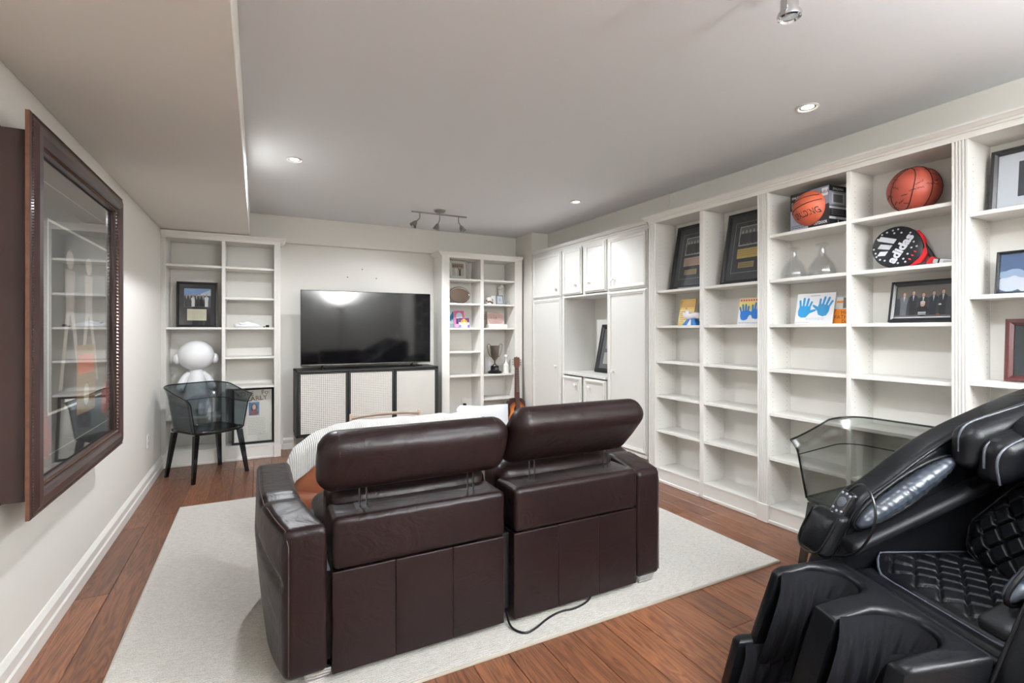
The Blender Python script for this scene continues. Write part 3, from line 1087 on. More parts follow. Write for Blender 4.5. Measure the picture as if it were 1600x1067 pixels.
t = thing('television', 'large flat black television standing on the cane console', 'television', (1.064, 5.40, .85))
M_SCREEN = mat('tv_screen', (10, 10, 12), .07, spec=.35)
MB().box(-.677, .677, -.012, .018, .042, .812, .004).build('housing', M_BLACKP, t, smooth=0)
MB().box(-.672, .672, -.0135, -.0118, .054, .806).build('screen', M_SCREEN, t, smooth=0)
MB().box(-.50, .50, .018, .055, .08, .5, .015).build('rear_cover', M_BLACKP, t, smooth=0)
MB().box(-.672, .672, -.0142, -.012, .0445, .0515).build('lower_bezel', M_STEEL, t, smooth=0)
for x in (-.47, .47):
    MB().tube([(x, .0, .045), (x, .0, .02), (x, -.085, .006)], .008).tube([(x, .0, .03), (x, .085, .006)], .008).build('stand_foot', M_BLACKP, t)
o = MB().tube([(1.42, 5.45, .858), (1.50, 5.40, .857), (1.56, 5.42, .858), (1.60, 5.46, .857), (1.66, 5.43, .858)], .004, 6, 2).build('cable', M_BLACKP)
tag(o, 'short black cable lying on the console under the television', 'cable')

# ---------------------------------------------------------------- see-through armchairs
def shell_chair(name, label, loc, rz, m_thin, m_thick, group):
    t = thing(name, label, 'chair', loc, (0, 0, rz), group)
    # local frame: the open front faces -y
    hw, hd, rc = .205, .188, .07
    path = []
    def corner(cx, cy, a0, a1, n=6):
        for k in range(n + 1):
            a = a0 + (a1 - a0) * k / n
            path.append((cx + rc * math.cos(a), cy + rc * math.sin(a), math.cos(a), math.sin(a)))
    for k in range(6):
        path.append((-hw, -hd + (2 * hd - rc) * k / 6, -1, 0))
    corner(-hw + rc, hd - rc, PI, PI / 2)
    for k in range(1, 6):
        path.append((-hw + rc + (2 * hw - 2 * rc) * k / 6, hd, 0, 1))
    corner(hw - rc, hd - rc, PI / 2, 0)
    for k in range(1, 7):
        path.append((hw, hd - rc - (2 * hd - rc) * k / 6, 1, 0))
    n = len(path) - 1
    ZS = .41
    def f(u, v):
        i = int(round(u * n))
        x, y, nx_, ny_ = path[i]
        fy = (y + hd) / (2 * hd)
        rim = .685 + .095 * fy ** 1.2
        fold = .615 + .02 * fy
        if v < .6:
            q = v / .6
            z = ZS - .01 + (fold - ZS + .01) * q
            o = .034 * q
        else:
            q = (v - .6) / .4
            z = fold + (rim - fold) * (q ** .8)
            o = .034 + .036 * q ** 1.4
        fwd = -.02 * v * (1 - fy) ** 2
        return (x + nx_ * o, y + ny_ * o + fwd, z)
    MB().grid(f, n, 20).build('back_shell', m_thin, t, 70, solid=.007)
    MB().tube([f(k / n, 1.0) for k in range(n + 1)], .0052, 6).build('rim', m_thick, t, 70)
    MB().tube([f(k / n, .6) for k in range(n + 1)], .0030, 6).build('fold_line', m_thick, t, 70)
    for u in (0, 1):
        MB().tube([f(u, k / 10) for k in range(11)], .0052, 6).build('front_edge', m_thick, t, 70)
    MB().soft(-hw, hw, -hd - .01, hd, ZS - .030, ZS + .002, .015, 8, (0, 0, 0), lambda p: (p[0], p[1], p[2] + .012 * (abs(p[0]) / hw) ** 2 - .006)).build('seat', m_thick, t, 60)
    for sx in (-1, 1):
        for sy in (-1, 1):
            l = MB()
            x, y = sx * (hw - .022), sy * (hd - .022)
            fx, fy = sx * (hw + .022), sy * (hd + .020)
            q, w0, w1 = None, .019, .012
            l.frustum((fx - w1, fx + w1, fy - w1, fy + w1, 0), (x - w0, x + w0, y - w0, y + w0, ZS - .03))
            l.build('leg', m_thick, t, smooth=0)
    return t
shell_chair('plastic_armchair', 'smoky transparent plastic armchair by the white figurine bookcase', (-.385, 5.035, 0), math.atan2(.25, .383), M_SMOKE, M_SMOKED, 'see-through armchairs')
shell_chair('plastic_armchair', 'pale smoky transparent armchair behind the black massage chair', (2.665, 1.335, 0), R(-90), M_SMOKEC, M_SMOKECD, 'see-through armchairs')

# ---------------------------------------------------------------- massage chair (local x runs backwards, y to its far side)
MC = thing('massage_chair', 'black leather massage chair with quilted pads and calf wells', 'massage chair', (1.659, .787, 0), (0, 0, math.atan2(-.3714, .9285)))
PROF = [(-.03, .05), (-.035, .20), (-.004, .36), (.06, .50), (.124, .63), (.165, .672), (.227, .70), (.385, .815), (.518, .886), (.652, .94), (.789, 1.0), (.90, 1.040), (.99, 1.055), (1.06, 1.03), (1.10, .95), (1.08, .6), (.95, .2), (.85, .05)]
def smooth_poly(pts, it=2, keep=()):
    for _ in range(it):
        q = []
        for i in range(len(pts)):
            a, b = Vector(pts[i]), Vector(pts[(i + 1) % len(pts)])
            q += [tuple(a * .75 + b * .25), tuple(a * .25 + b * .75)]
        pts = q
    return pts
for sg in (1, -1):
    def bow(p):
        k = max(0, (p[0] - .55) / .5)
        return (p[0], p[1] - sg * .05 * k * k, p[2])
    MB().prism(smooth_poly(PROF), .265 if sg > 0 else -.38, .38 if sg > 0 else -.265, 'xz', .028, 4, bow).build('side_shell', M_BLACKL, MC, 50)
    # trim line along the inner ridge
    MB().tube([bow((a, sg * .272, z)) for (a, z) in ((-.0, .36), (.07, .50), (.13, .617), (.18, .665), (.25, .703), (.39, .803), (.52, .872), (.64, .918))], .006, 8, 2).build('ridge_trim', M_BLACKL, MC, 60)
    # ruched inner arm pad
    def ruche(u, v, sg=sg):
        a = u * PI
        b = v * 2 * PI
        L = .215
        c = -math.cos(a)
        wdt = max(0.0, math.sin(a)) ** .7
        along = c * L
        rr = wdt * (1 + .028 * math.sin(c * 34 + 1.6 * math.sin(c * 9) + 1.1 * math.sin(b)) + .018 * math.sin(c * 57 + 1.5 * b))
        x = along
        z = .034 * rr * math.sin(b)
        y = .035 * rr * math.cos(b)
        th = R(31)
        return (.285 + x * math.cos(th) - z * math.sin(th), sg * (.255 - .02) - sg * y, .685 + x * math.sin(th) + z * math.cos(th))
    MB().grid(ruche, 150, 24).build('arm_cushion', mat('ruched_leather', (44, 50, 58), .33, bump=.2, bscale=60, bdist=.003), MC, 80)
    MB().tube([(.285 + .222 * math.cos(R(31)) * math.cos(q) - .05 * math.sin(R(31)) * math.sin(q), sg * .242, .685 + .222 * math.sin(R(31)) * math.cos(q) + .05 * math.cos(R(31)) * math.sin(q)) for q in [k * PI / 14 for k in range(28)]], .006, 8, 0, True).build('arm_cushion_trim', M_BLACKL, MC, 70)
    def ledge(p, sg=sg):
        return (p[0], p[1], p[2] + (p[0] - .08) * .40)
    MB().soft(.06, .64, (.195 if sg > 0 else -.272), (.272 if sg > 0 else -.195), .490, .530, .016, 8, (0, .0, .004), ledge).build('arm_ledge', leather('matte_black_leather', (16, 17, 20), .52, .15, spec=.25), MC, 60)
# base and frame
MB().soft(-.02, .92, -.27, .27, .05, .36, .03, 6).build('base', M_BLACK, MC, 60)
# backrest
def lean(p):
    return (p[0] + (p[2] - .42) * .62, p[1], p[2])
MB().soft(.50, .72, -.268, .268, .40, 1.0, .06, 10, (.0, 0, 0), lambda p: (p[0] + (p[2] - .42) * .55, p[1] * (1 - .28 * max(0, (p[2] - .6) / .4)), p[2])).build('backrest', M_BLACKF, MC, 60)
# quilted pads
def quilt(outline, n, centre, to3d, thick, pitch=.072, groove=.35):
    """inflated pad with a diamond-stitched face; outline is convex in (s,t)"""
    cx, cy = centre
    m = MB()
    K = len(outline)
    def inside(ang):
        best = None
        dx, dy = math.cos(ang), math.sin(ang)
        for i in range(K):
            x1, y1 = outline[i][0] - cx, outline[i][1] - cy
            x2, y2 = outline[(i + 1) % K][0] - cx, outline[(i + 1) % K][1] - cy
            ex, ey = x2 - x1, y2 - y1
            den = dx * ey - dy * ex
            if abs(den) < 1e-9:
                continue
            tt = (x1 * ey - y1 * ex) / den
            ss = (x1 * dy - y1 * dx) / den
            if tt > 0 and -1e-6 <= ss <= 1 + 1e-6 and (best is None or tt < best):
                best = tt
        return best or .01
    NA, NR = 240, n * 2
    rads = [inside(2 * PI * k / NA) for k in range(NA)]
    for _ in range(2):
        rads = [(rads[k - 1] + rads[k] * 2 + rads[(k + 1) % NA]) / 4 for k in range(NA)]
    def g(u, v):
        k = int(round(u * NA)) % NA
        r = rads[k] * v
        a = 2 * PI * k / NA
        s_, t_ = cx + r * math.cos(a), cy + r * math.sin(a)
        e = (1 - v ** 5) ** .6
        d1 = abs(((s_ + t_) / pitch) % 1 - .5) * 2
        d2 = abs(((s_ - t_) / pitch) % 1 - .5) * 2
        gr = max(0, d1 - .72) / .28, max(0, d2 - .72) / .28
        cell = 1 - groove * max(gr) ** 1.5
        if v > .93:
            cell = 1
        return to3d(s_, t_, thick * e * cell)
    m.grid(g, NA, NR, True)
    edge = [to3d(cx + rads[k] * math.cos(2 * PI * k / NA), cy + rads[k] * math.sin(2 * PI * k / NA), 0.004) for k in range(0, NA, 4)]
    return m, edge
BPO = [(.16, .735), (.258, .56), (.235, .475), (.12, .43), (-.12, .43), (-.235, .475), (-.258, .56), (-.16, .735)]
m, edge = quilt(BPO, 40, (0, .57), lambda s_, t_, d: (.50 + (t_ - .43) * .50 - d, s_, t_ + d * .4), .05)
o = m.build('back_cushion', M_BLACKL, MC, 70)
MB().tube(edge, .0055, 6, 0, True).build('piping', M_PIPE, o, 70)
SPO = [(.15, .20), (.15, -.20), (.20, -.26), (.55, -.25), (.60, -.18), (.60, .18), (.55, .25), (.20, .26)]
m, edge = quilt(SPO, 44, (.36, 0), lambda s_, t_, d: (s_, t_, .418 + .05 * (s_ - .15) * 0 + d + .10 * max(0, (abs(t_) - .16) / .1) ** 2 * .45), .045, .085)
o = m.build('seat_cushion', M_BLACKL, MC, 70)
MB().tube(edge, .005, 6, 0, True).build('piping', M_PIPE, o, 70)
MB().soft(.10, .62, -.265, .265, .34, .425, .03, 6).build('seat_base', M_BLACKL, MC, 60)
MB().tube([(.05, .26, .432), (.045, .1, .436), (.045, -.1, .436), (.05, -.265, .432)], .017, 12, 1).build('front_roll', M_BLACKL, MC, 60)
# head pads with pale piping
for sg in (1, -1):
    def hp(p, sg=sg):
        return (p[0], p[1] - sg * (.012 + .06 * max(0, (p[0] - .55) / .4)), p[2] - .035 + (p[0] - .47) * .36)
    MB().soft(.45, .92, (.165 if sg > 0 else -.262), (.262 if sg > 0 else -.165), .80, .955, .045, 8, (0, .01, .0), hp).build('head_wing', M_BLACKL, MC, 60)
    MB().soft(.475, .92, (.09 if sg > 0 else -.20), (.20 if sg > 0 else -.09), .76, .915, .045, 8, (0, .015, 0), hp).build('head_pad', M_BLACKL, MC, 60)
    for pts in ([(.452, .215, .87), (.452, .215, .93), (.48, .215, .968), (.56, .212, .998), (.70, .19, 1.052), (.86, .17, 1.115)],
                [(.473, .15, .83), (.473, .15, .895), (.50, .15, .925), (.57, .146, .945), (.63, .14, .98), (.75, .12, 1.035), (.88, .1, 1.09)],
                [(.47, .098, .79), (.455, .098, .86), (.48, .10, .905), (.56, .10, .945), (.70, .08, 1.0), (.86, .06, 1.06)]):
        MB().tube([(a, sg * (b_ - .012), c - .039 - (a - .47) * .06) for (a, b_, c) in pts], .0042, 6, 2).build('piping', M_PIPE, MC, 70)
MB().soft(.56, .86, -.15, .15, .78, .92, .05, 8, (0, 0, .01), lambda p: (p[0], p[1], p[2] + (p[0] - .5) * .5)).build('head_pillow', M_BLACKF, MC, 60)
# leg rest: two upright calf wells open to the front and the top
def wells(hw, a0, a1, depth, c, r):
    """plan outline in (x, y) with two round-backed notches cut in from the front"""
    pts = [(a1, -hw), (a1, hw), (a0 + .03, hw), (a0 + .008, hw - .008), (a0, hw - .03)]
    for cc in (c, -c):
        pts.append((a0, cc + r))
        pts.append((depth - r, cc + r))
        for k in range(1, 12):
            t_ = PI / 2 - PI * k / 12
            pts.append((depth - r + r * math.cos(t_), cc + r * math.sin(t_)))
        pts.append((depth - r, cc - r))
        pts.append((a0, cc - r))
    pts += [(a0, -hw + .03), (a0 + .008, -hw + .008), (a0 + .03, -hw)]
    return pts
def gathered(c, r, a0, depth, z0, z1, shear, zr, back=0.0):
    """pleated cloth bag lining a well: thick folds hanging from its rim"""
    def g(u, v):
        z = z0 + (z1 - z0) * v
        L1 = depth - r - a0
        tot = 2 * L1 + PI * r
        q = u * tot
        inn = .006 + .030 * math.sin(PI * min(1, v * 1.04)) ** .7
        fold = .0065 * math.sin(u * 70 + 1.5 * math.sin(v * 4)) + .003 * math.sin(u * 131 + v * 3)
        rr = r - inn + fold * math.sin(PI * min(1, v + .08)) ** .5
        if q < L1:
            x, y = a0 + q, c + rr
        elif q > tot - L1:
            x, y = a0 + (tot - q), c - rr
        else:
            t_ = PI / 2 - (q - L1) / r
            x, y = depth - r + rr * math.cos(t_), c + rr * math.sin(t_)
        return (x + (z - zr) * shear - .012 * (1 - v), y, z)
    return MB().grid(g, 140, 18)
def sh(p):
    return (p[0] + (p[2] - .455) * .30, p[1] * (1.0 - .16 * (p[2] - .455)), p[2] - .25 * max(0, -.10 - p[0]) ** 1.0 * max(0, (p[2] - .2) / .25))
MB().prism(wells(.265, -.20, .035, .0, .128, .088), .16, .458, 'xy', .034, 6, sh).build('calf_rest', M_BLACKL, MC, 45)
MB().prism(wells(.285, -.33, -.02, -.10, .135, .095), .02, .205, 'xy', .02, 3, lambda p: (p[0] + (p[2] - .2) * .28, p[1], p[2])).build('foot_rest', M_BLACKL, MC, 45)
MB().soft(-.09, .10, -.24, .24, .06, .30, .03, 6).build('leg_core', M_BLACK, MC, 60)
for c_ in (.128, -.128):
    gathered(c_, .088, -.185, .0, .13, .440, .30, .455).build('calf_pleats', M_BLACKF, MC, 80)
    gathered(c_ * 1.05, .095, -.31, -.10, .025, .198, .28, .2).build('foot_pleats', M_BLACKF, MC, 80)
# pocket on the shell front
def pk(p):
    return (p[0] + (p[2] - .47) * .42, p[1] + (.62 - p[2]) * .10, p[2])
MB().soft(-.045, .008, .205, .345, .47, .615, .022, 8, (.012, 0, 0), pk).build('remote_pocket', M_BLACKL, MC, 60)
MB().tube([pk((-.046, .335, .612)), pk((-.05, .337, .53)), pk((-.05, .325, .482)), pk((-.052, .27, .474)), pk((-.05, .222, .484)), pk((-.05, .213, .53)), pk((-.046, .213, .612))], .004, 6, 2).build('pocket_piping', M_BLACKP, MC, 60)
RMX = MC.matrix_basis.copy()
RM = thing('remote_control', 'black remote control standing in the massage chair pocket', 'remote control', RMX @ Vector((.028, .262, .575)), (R(8), R(28), MC.rotation_euler.z))
MB().soft(-.011, .011, -.032, .032, 0, .13, .010, 6).build('case', M_BLACKP, RM, 60)
MB().lathe([(.019, 0), (.019, .002), (.016, .003)], 18, Matrix.Translation((-.011, 0, .085)) @ Matrix.Rotation(R(-90), 4, 'Y')).build('dial', mat('remote_grey', (70, 74, 82), .4), RM)
for (y, z) in ((-.018, .115), (.018, .115), (0, .118), (-.02, .055), (.02, .055), (0, .05), (-.012, .035), (.012, .035)):
    MB().lathe([(.0045, 0), (.0045, .002), (.003, .0028)], 10, Matrix.Translation((-.011, y, z)) @ Matrix.Rotation(R(-90), 4, 'Y')).build('button', mat('remote_button', (150, 155, 165), .4), RM)
cp = [(.085, .25, .69), (.08, .215, .722), (.07, .171, .741), (.06, .127, .722), (.055, .104, .672), (.05, .107, .62), (.05, .145, .545), (.045, .198, .49), (.03, .25, .468)]
RMI = RM.matrix_basis.inverted()
MB().tube([RMI @ (RMX @ Vector(p)) for p in cp], .004, 8, 2).build('cord', M_BLACKP, RM)

# ---------------------------------------------------------------- framed pictures (local: bottom edge at z=0, faces -y)
def framed(label, loc, rz, w, h, fw, fm, draw, lean=0.0, depth=.022, name='framed_picture', cat='picture', group=None, glass=True, mat_rgb=None, rake=None):
    t = thing(name, label, cat, loc, (R(-lean), 0, rz), group)
    f = MB()
    a, b = w / 2, h
    prof = rake or [(0, 0), (0, -depth), (fw * .55, -depth * 1.05), (fw, -depth * .6), (fw, 0)]
    k = len(prof)
    v, fc = [], []
    for (cx, cz, sx, sz) in ((-a, 0, 1, 1), (a, 0, -1, 1), (a, b, -1, -1), (-a, b, 1, -1)):
        for (o, y) in prof:
            v.append((cx + sx * o, y, cz + sz * o))
    for i in range(4):
        for j in range(k - 1):
            n2 = (i + 1) % 4
            fc.append((i * k + j, n2 * k + j, n2 * k + j + 1, i * k + j + 1))
    f.add(v, fc)
    f.build('frame', fm, t, smooth=0)
    MB().box(-a + fw * .5, a - fw * .5, -.004, 0, fw * .5, b - fw * .5).build('backing_board', mat('backing', (120, 100, 78), .8), t, smooth=0)
    p = Print(-.0045)
    if mat_rgb:
        p.rect(-a + fw * .6, a - fw * .6, fw * .6, b - fw * .6, mat_rgb)
    draw(p, -a + fw, a - fw, fw, b - fw)
    p.build('print', t)
    if glass:
        MB().box(-a + fw * .7, a - fw * .7, -depth * .5 - .0015, -depth * .5, fw * .7, b - fw * .7).build('pane', M_GLASS, t, smooth=0)
    return t

SKIN = (214, 170, 146)
def people(p, xs, zb, hh, suits, shirts, hair=(60, 45, 35)):
    for i, x in enumerate(xs):
        s = suits[i % len(suits)]
        h = hh * (1 + .06 * math.sin(i * 2.1))
        w = hh * .15
        p.poly([(x - w * .7, zb), (x + w * .7, zb), (x + w * .75, zb + h * .45), (x + w, zb + h * .72), (x + w * .35, zb + h * .80), (x - w * .35, zb + h * .80), (x - w, zb + h * .72), (x - w * .75, zb + h * .45)], s)
        p.poly([(x - w * .22, zb + h * .79), (x, zb + h * .55), (x + w * .22, zb + h * .79)], shirts[i % len(shirts)])
        p.ell(x, zb + h * .90, w * .36, h * .10, hair)
        p.ell(x, zb + h * .88, w * .32, h * .085, SKIN)

# left bookcase: black frame with a group photo and a letter
def d_left(p, x0, x1, z0, z1):
    w, h = x1 - x0, z1 - z0
    a, b, c, d = x0 + w * .13, x1 - w * .12, z0 + h * .44, z1 - h * .10
    p.rect(a, b, c, d, (92, 98, 108))
    p.rect(a, b, c + (d - c) * .62, d, (128, 160, 205))
    p.poly([(a + (b - a) * .45, c + (d - c) * .62), (b, c + (d - c) * .95), (b, c + (d - c) * .62)], (196, 204, 214))
    people(p, [a + (b - a) * (k + .7) / 8 for k in range(7)], c + .004, (d - c) * .66, [(40, 42, 48), (52, 48, 50), (228, 228, 228), (35, 35, 40)], [(200, 200, 205)])
    p.rect(a + w * .09, b - w * .12, z0 + h * .11, z0 + h * .39, (222, 215, 190))
    p.scribble(a + w * .13, b - w * .17, z0 + h * .15, z0 + h * .35, 6, (170, 160, 138), .0018)
framed('black framed group photo with letter on the left corner bookcase', (-.513, 5.60, 1.281), 0, .335, .435, .022, M_FRAMEB, d_left, 4, mat_rgb=(44, 42, 44))

# campaign poster
def d_vote(p, x0, x1, z0, z1):
    w, h = x1 - x0, z1 - z0
    p.rect(x0, x1, z0, z1, (226, 222, 214))
    for (s, x, z, hh, r) in (('VOTE', x0 + w * .04, z1 - h * .115, .042, .0), ('Fo', x1 - w * .27, z1 - h * .10, .044, .12), ('CARLY', x0 + w * .30, z1 - h * .225, .044, .08)):
        p.text(s, x, z, hh, (120, 92, 60), rot=r, bold=.02)
    a, b, c, d = x0 + w * .38, x0 + w * .66, z0 + h * .50, z0 + h * .76
    p.rect(a, b, c, d, (52, 110, 165))
    p.ell((a + b) / 2, c + (d - c) * .58, (b - a) * .30, (d - c) * .36, (48, 28, 26))
    p.ell((a + b) / 2, c + (d - c) * .20, (b - a) * .42, (d - c) * .19, (120, 40, 44))
    p.ell((a + b) / 2, c + (d - c) * .62, (b - a) * .16, (d - c) * .20, (206, 160, 138))
    p.scribble(x0 + w * .36, x1 - w * .18, z0 + h * .12, z0 + h * .46, 11, (150, 148, 146), .003)
framed('framed hand-lettered election poster on the lowest left bookcase shelf', (-.035, 5.50, .136), 0, .37, .545, .02, M_FRAMEB, d_vote, 9, name='framed_poster', cat='poster')

# white vinyl figurine
t = thing('toy_figurine', 'white vinyl figurine with a big round head behind the smoky chair', 'figurine', (-.515, 5.53, .447), (0, 0, R(8)))
M_VIN = mat('white_vinyl', (232, 233, 235), .42)
MB().ball((0, 0, .565), .145, 16, (1.03, .95, .98)).build('head', M_VIN, t, 80)
for s in (-1, 1):
    MB().ball((s * .145, .01, .535), .052, 10, (.75, .8, 1)).build('ear', M_VIN, t, 80)
    MB().tube([(s * .05, 0, .40), (s * .10, -.01, .345), (s * .125, -.02, .275)], [.030, .034], 12, 2).ball((s * .127, -.022, .268), .036, 8).build('arm', M_VIN, t, 80)
    MB().soft(s * .05 - .045, s * .05 + .045, -.06, .05, 0, .11, .035, 4).build('leg', M_VIN, t, 80)
MB().lathe([(.10, .07), (.108, .11), (.10, .18), (.085, .28), (.065, .37), (.055, .44)], 28).build('torso', M_VIN, t, 60)

# folded white cloth and little black item
t = thing('folded_cloth', 'crumpled white cloth on a left bookcase shelf', 'cloth', (-.095, 5.53, 1.281))
MB().soft(-.10, .11, -.07, .07, 0, .035, .016, 8, (0, 0, 0), lambda p: (p[0] + .01 * math.sin(p[1] * 60), p[1] + .012 * math.sin(p[0] * 50), p[2] * (1 + .3 * math.sin(p[0] * 38)) + .0)).build('lower_fold', mat('white_cloth', (236, 238, 240), .9), t, 60)
MB().soft(-.06, .07, -.05, .05, .028, .05, .01, 6, (0, 0, 0), lambda p: (p[0], p[1], p[2] * (1 + .15 * math.sin(p[0] * 70 + 1)))).build('upper_fold', mat('white_cloth', (236, 238, 240), .9), t, 60)
t = thing('small_lens', 'tiny black round gadget beside the crumpled white cloth', 'gadget', (.09, 5.50, 1.281))
MB().lathe([(.014, 0), (.016, .004), (.016, .02), (.012, .024), (.001, .024)], 16).build('body', M_BLACKP, t)
MB().box(-.04, -.018, -.008, .008, 0, .01, .002).build('clip', M_BLACKP, t, smooth=0)

# ------------------------------------------------ right of the television
YS = 5.56
def d_couple(p, x0, x1, z0, z1):
    w, h = x1 - x0, z1 - z0
    p.rect(x0, x1, z0, z1, (232, 230, 224))
    a, b, c, d = x0 + w * .12, x1 - w * .12, z0 + h * .16, z1 - h * .08
    p.rect(a, b, c, d, (206, 194, 180))
    p.rect(a, b, c + (d - c) * .62, d, (150, 128, 108))
    for k in range(5):
        p.ell(a + (b - a) * (k + .8) / 6, c + (d - c) * .78, w * .05, h * .06, (70, 55, 50))
    people(p, [a + (b - a) * .34, a + (b - a) * .64], c, (d - c) * .75, [(232, 222, 226), (40, 36, 48)], [(225, 225, 228)])
framed('white matted wedding photo on the top shelf beside the television', (2.145, YS, 1.861), 0, .225, .225, .012, mat('silver_wood', (190, 184, 174), .5), d_couple, 8)
t = thing('oval_tray', 'oval silver tray leaning upright on the trophy bookcase', 'tray', (2.165, YS, 1.573), (R(-10), 0, 0))
M_TRAY = mat('tray_silver', (206, 188, 172), .16, 1.0)
m = MB()
def ov(r, y):
    return [(math.cos(2 * PI * k / 40) * .138 * r, y, .105 + math.sin(2 * PI * k / 40) * .103 * r) for k in range(40)]
m.add(ov(.9, -.004) + ov(.86, 0), [(k, (k + 1) % 40, 40 + (k + 1) % 40, 40 + k) for k in range(40)])
m.add(ov(.86, 0), [tuple(reversed(range(40)))])
m.build('well', M_TRAY, t)
MB().tube(ov(.95, -.004), .007, 8, 0, True, .7).build('rim', M_STEEL, t, 70)
t = thing('mug', 'small mug with brown blotches on the trophy bookcase', 'mug', (2.535, 5.52, 1.571))
MB().lathe([(.030, 0), (.036, .004), (.038, .05), (.036, .085), (.033, .085), (.034, .05), (.03, .01), (.001, .008)], 24).build('cup', mat('mug_white', (225, 220, 214), .4, var=.0), t)
for k in range(12):
    a = R(180 + 15 * k + random.uniform(-6, 6))
    z = random.uniform(.012, .06)
    MB().ball((.0375 * math.cos(a), .0375 * math.sin(a), z), .009, 6, (1, 1, 1.2)).build('blotch', mat('mug_brown', (104, 70, 56), .5), t)
MB().tube([(-.034, 0, .07), (-.055, 0, .062), (-.055, 0, .03), (-.035, 0, .022)], .004, 8, 2).build('handle', mat('mug_white', (225, 220, 214), .4), t)
def card(name, label, loc, rz, w, h, draw, lean=8, cat='card', th=.004, group=None, edge=M_PAPER):
    t = thing(name, label, cat, loc, (R(-lean), 0, rz), group)
    MB().box(-w / 2, w / 2, -th, 0, 0, h).build('board', edge, t, smooth=0)
    p = Print(-th)
    draw(p, -w / 2, w / 2, 0, h)
    p.build('print', t)
    return t
card('greeting_card', 'plain white card beside the blotchy mug', (2.612, YS, 1.571), 0, .06, .11, lambda p, a, b, c, d: p.rect(a + .004, b - .004, c + .004, d - .004, (240, 240, 238)))
framed('tiny silver framed picture beside the blotchy mug', (2.69, 5.54, 1.571), 0, .098, .118, .012, mat('silver', (150, 152, 158), .3, .8), lambda p, a, b, c, d: p.rect(a, b, c, d, (210, 212, 220)).ell((a + b) / 2, (c + d) / 2, .014, .02, (170, 175, 190)), 8, depth=.012)
t = thing('seashell', 'white shell ornament high on the trophy bookcase', 'ornament', (2.755, 5.66, 1.571))
MB().soft(-.03, .03, -.012, .012, 0, .20, .006, 4).build('stand', M_WHITE, t)
MB().ball((0, -.01, .225), .036, 10, (1.25, .5, .75), lambda p: (p[0], p[1], p[2] + .01 * math.sin(p[0] * 60))).build('shell', M_PAPER, t, 80)
t = thing('stone_figurine', 'tiny grey stone figurine on the trophy bookcase', 'figurine', (2.782, 5.52, 1.571))
MB().soft(-.022, .022, -.015, .015, 0, .022, .009, 4).build('body', mat('grey_stone', (160, 160, 158), .7), t, 60)
MB().ball((.012, 0, .03), .011, 8).build('head', mat('grey_stone', (160, 160, 158), .7), t, 80)
def d_blue(p, a, b, c, d):
    p.rect(a, b, c, d, (190, 206, 214))
    p.poly([(a, c + (d - c) * .45), (a + (b - a) * .7, d), (b, d), (b, c + (d - c) * .75), (a + (b - a) * .4, c + (d - c) * .4)], (52, 140, 190))
    p.rect(a, b, c, c + (d - c) * .25, (160, 178, 190))
card('blue_card', 'pale card with a blue sweep at the left of the colourful shelf', (2.085, 5.62, 1.283), 0, .10, .20, d_blue)
def d_pink(p, a, b, c, d):
    p.rect(a, b, c, d, (206, 108, 146))
    p.ell((a + b) / 2, c + (d - c) * .68, (b - a) * .30, (d - c) * .22, (196, 214, 224))
    p.rect(a + (b - a) * .2, b - (b - a) * .1, c + (d - c) * .22, c + (d - c) * .55, (70, 58, 110))
    p.ell(a + (b - a) * .25, c + (d - c) * .12, (b - a) * .2, (d - c) * .1, (236, 160, 190))
card('pink_frame', 'pink painted photo card on the colourful shelf', (2.165, 5.57, 1.283), 0, .14, .205, d_pink, 8)
def d_tiger(p, a, b, c, d):
    p.rect(a, b, c, d, (214, 200, 214))
    p.rect(a, b, c + (d - c) * .55, d, (88, 52, 96))
    p.ell((a + b) / 2, c + (d - c) * .58, (b - a) * .30, (d - c) * .34, (226, 150, 50))
    p.ell((a + b) / 2, c + (d - c) * .42, (b - a) * .22, (d - c) * .2, (250, 226, 160))
    for s in (-1, 1):
        p.ell((a + b) / 2 + s * (b - a) * .12, c + (d - c) * .66, .006, .008, (40, 26, 20))
        p.line((a + b) / 2 + s * (b - a) * .24, c + (d - c) * .75, (a + b) / 2 + s * (b - a) * .12, c + (d - c) * .85, .006, (60, 36, 24))
    p.rect(a, a + (b - a) * .2, c, c + (d - c) * .3, (96, 120, 200))
    p.rect(b - (b - a) * .2, b, c, c + (d - c) * .3, (120, 100, 190))
card('animal_card', 'small card with an orange animal face in front of the pink card', (2.205, 5.52, 1.283), 0, .135, .118, d_tiger, 10)
def d_text(p, a, b, c, d):
    p.rect(a, b, c, d, (196, 184, 166))
    for k in range(6):
        p.line(a + .015 + .008 * (k % 3), c + (d - c) * (.5 + .06 * k), b - .02, c + (d - c) * (.53 + .06 * k), .004, (92, 82, 72))
card('script_card', 'beige card with dark script beside the pink rose picture', (2.522, 5.63, 1.283), 0, .10, .205, d_text)
def d_rose(p, a, b, c, d):
    p.rect(a, b, c, d, (212, 196, 186))
    cx, cz = (a + b) / 2, (c + d) / 2
    for i, s in enumerate((1.0, .82, .64, .46, .28)):
        n = 26
        for k in range(n):
            t0, t1 = 2 * PI * k / n, 2 * PI * (k + 1) / n
            w = lambda t: 1 + .06 * math.sin(5 * t + i)
            p.line(cx + .108 * s * w(t0) * math.cos(t0), cz + .068 * s * w(t0) * math.sin(t0), cx + .108 * s * w(t1) * math.cos(t1), cz + .068 * s * w(t1) * math.sin(t1), .006, (208, 132, 152) if i % 2 == 0 else (190, 168, 150))
    p.ell(cx, cz, .014, .012, (150, 160, 120))
card('rose_picture', 'picture of looping pink roses propped on a white box', (2.66, 5.60, 1.328), 0, .235, .15, d_rose, 6, 'picture')
o = MB().box(2.525, 2.775, 5.50, 5.62, 1.2805, 1.327, .003).build('white_box', M_PAPER, smooth=0)
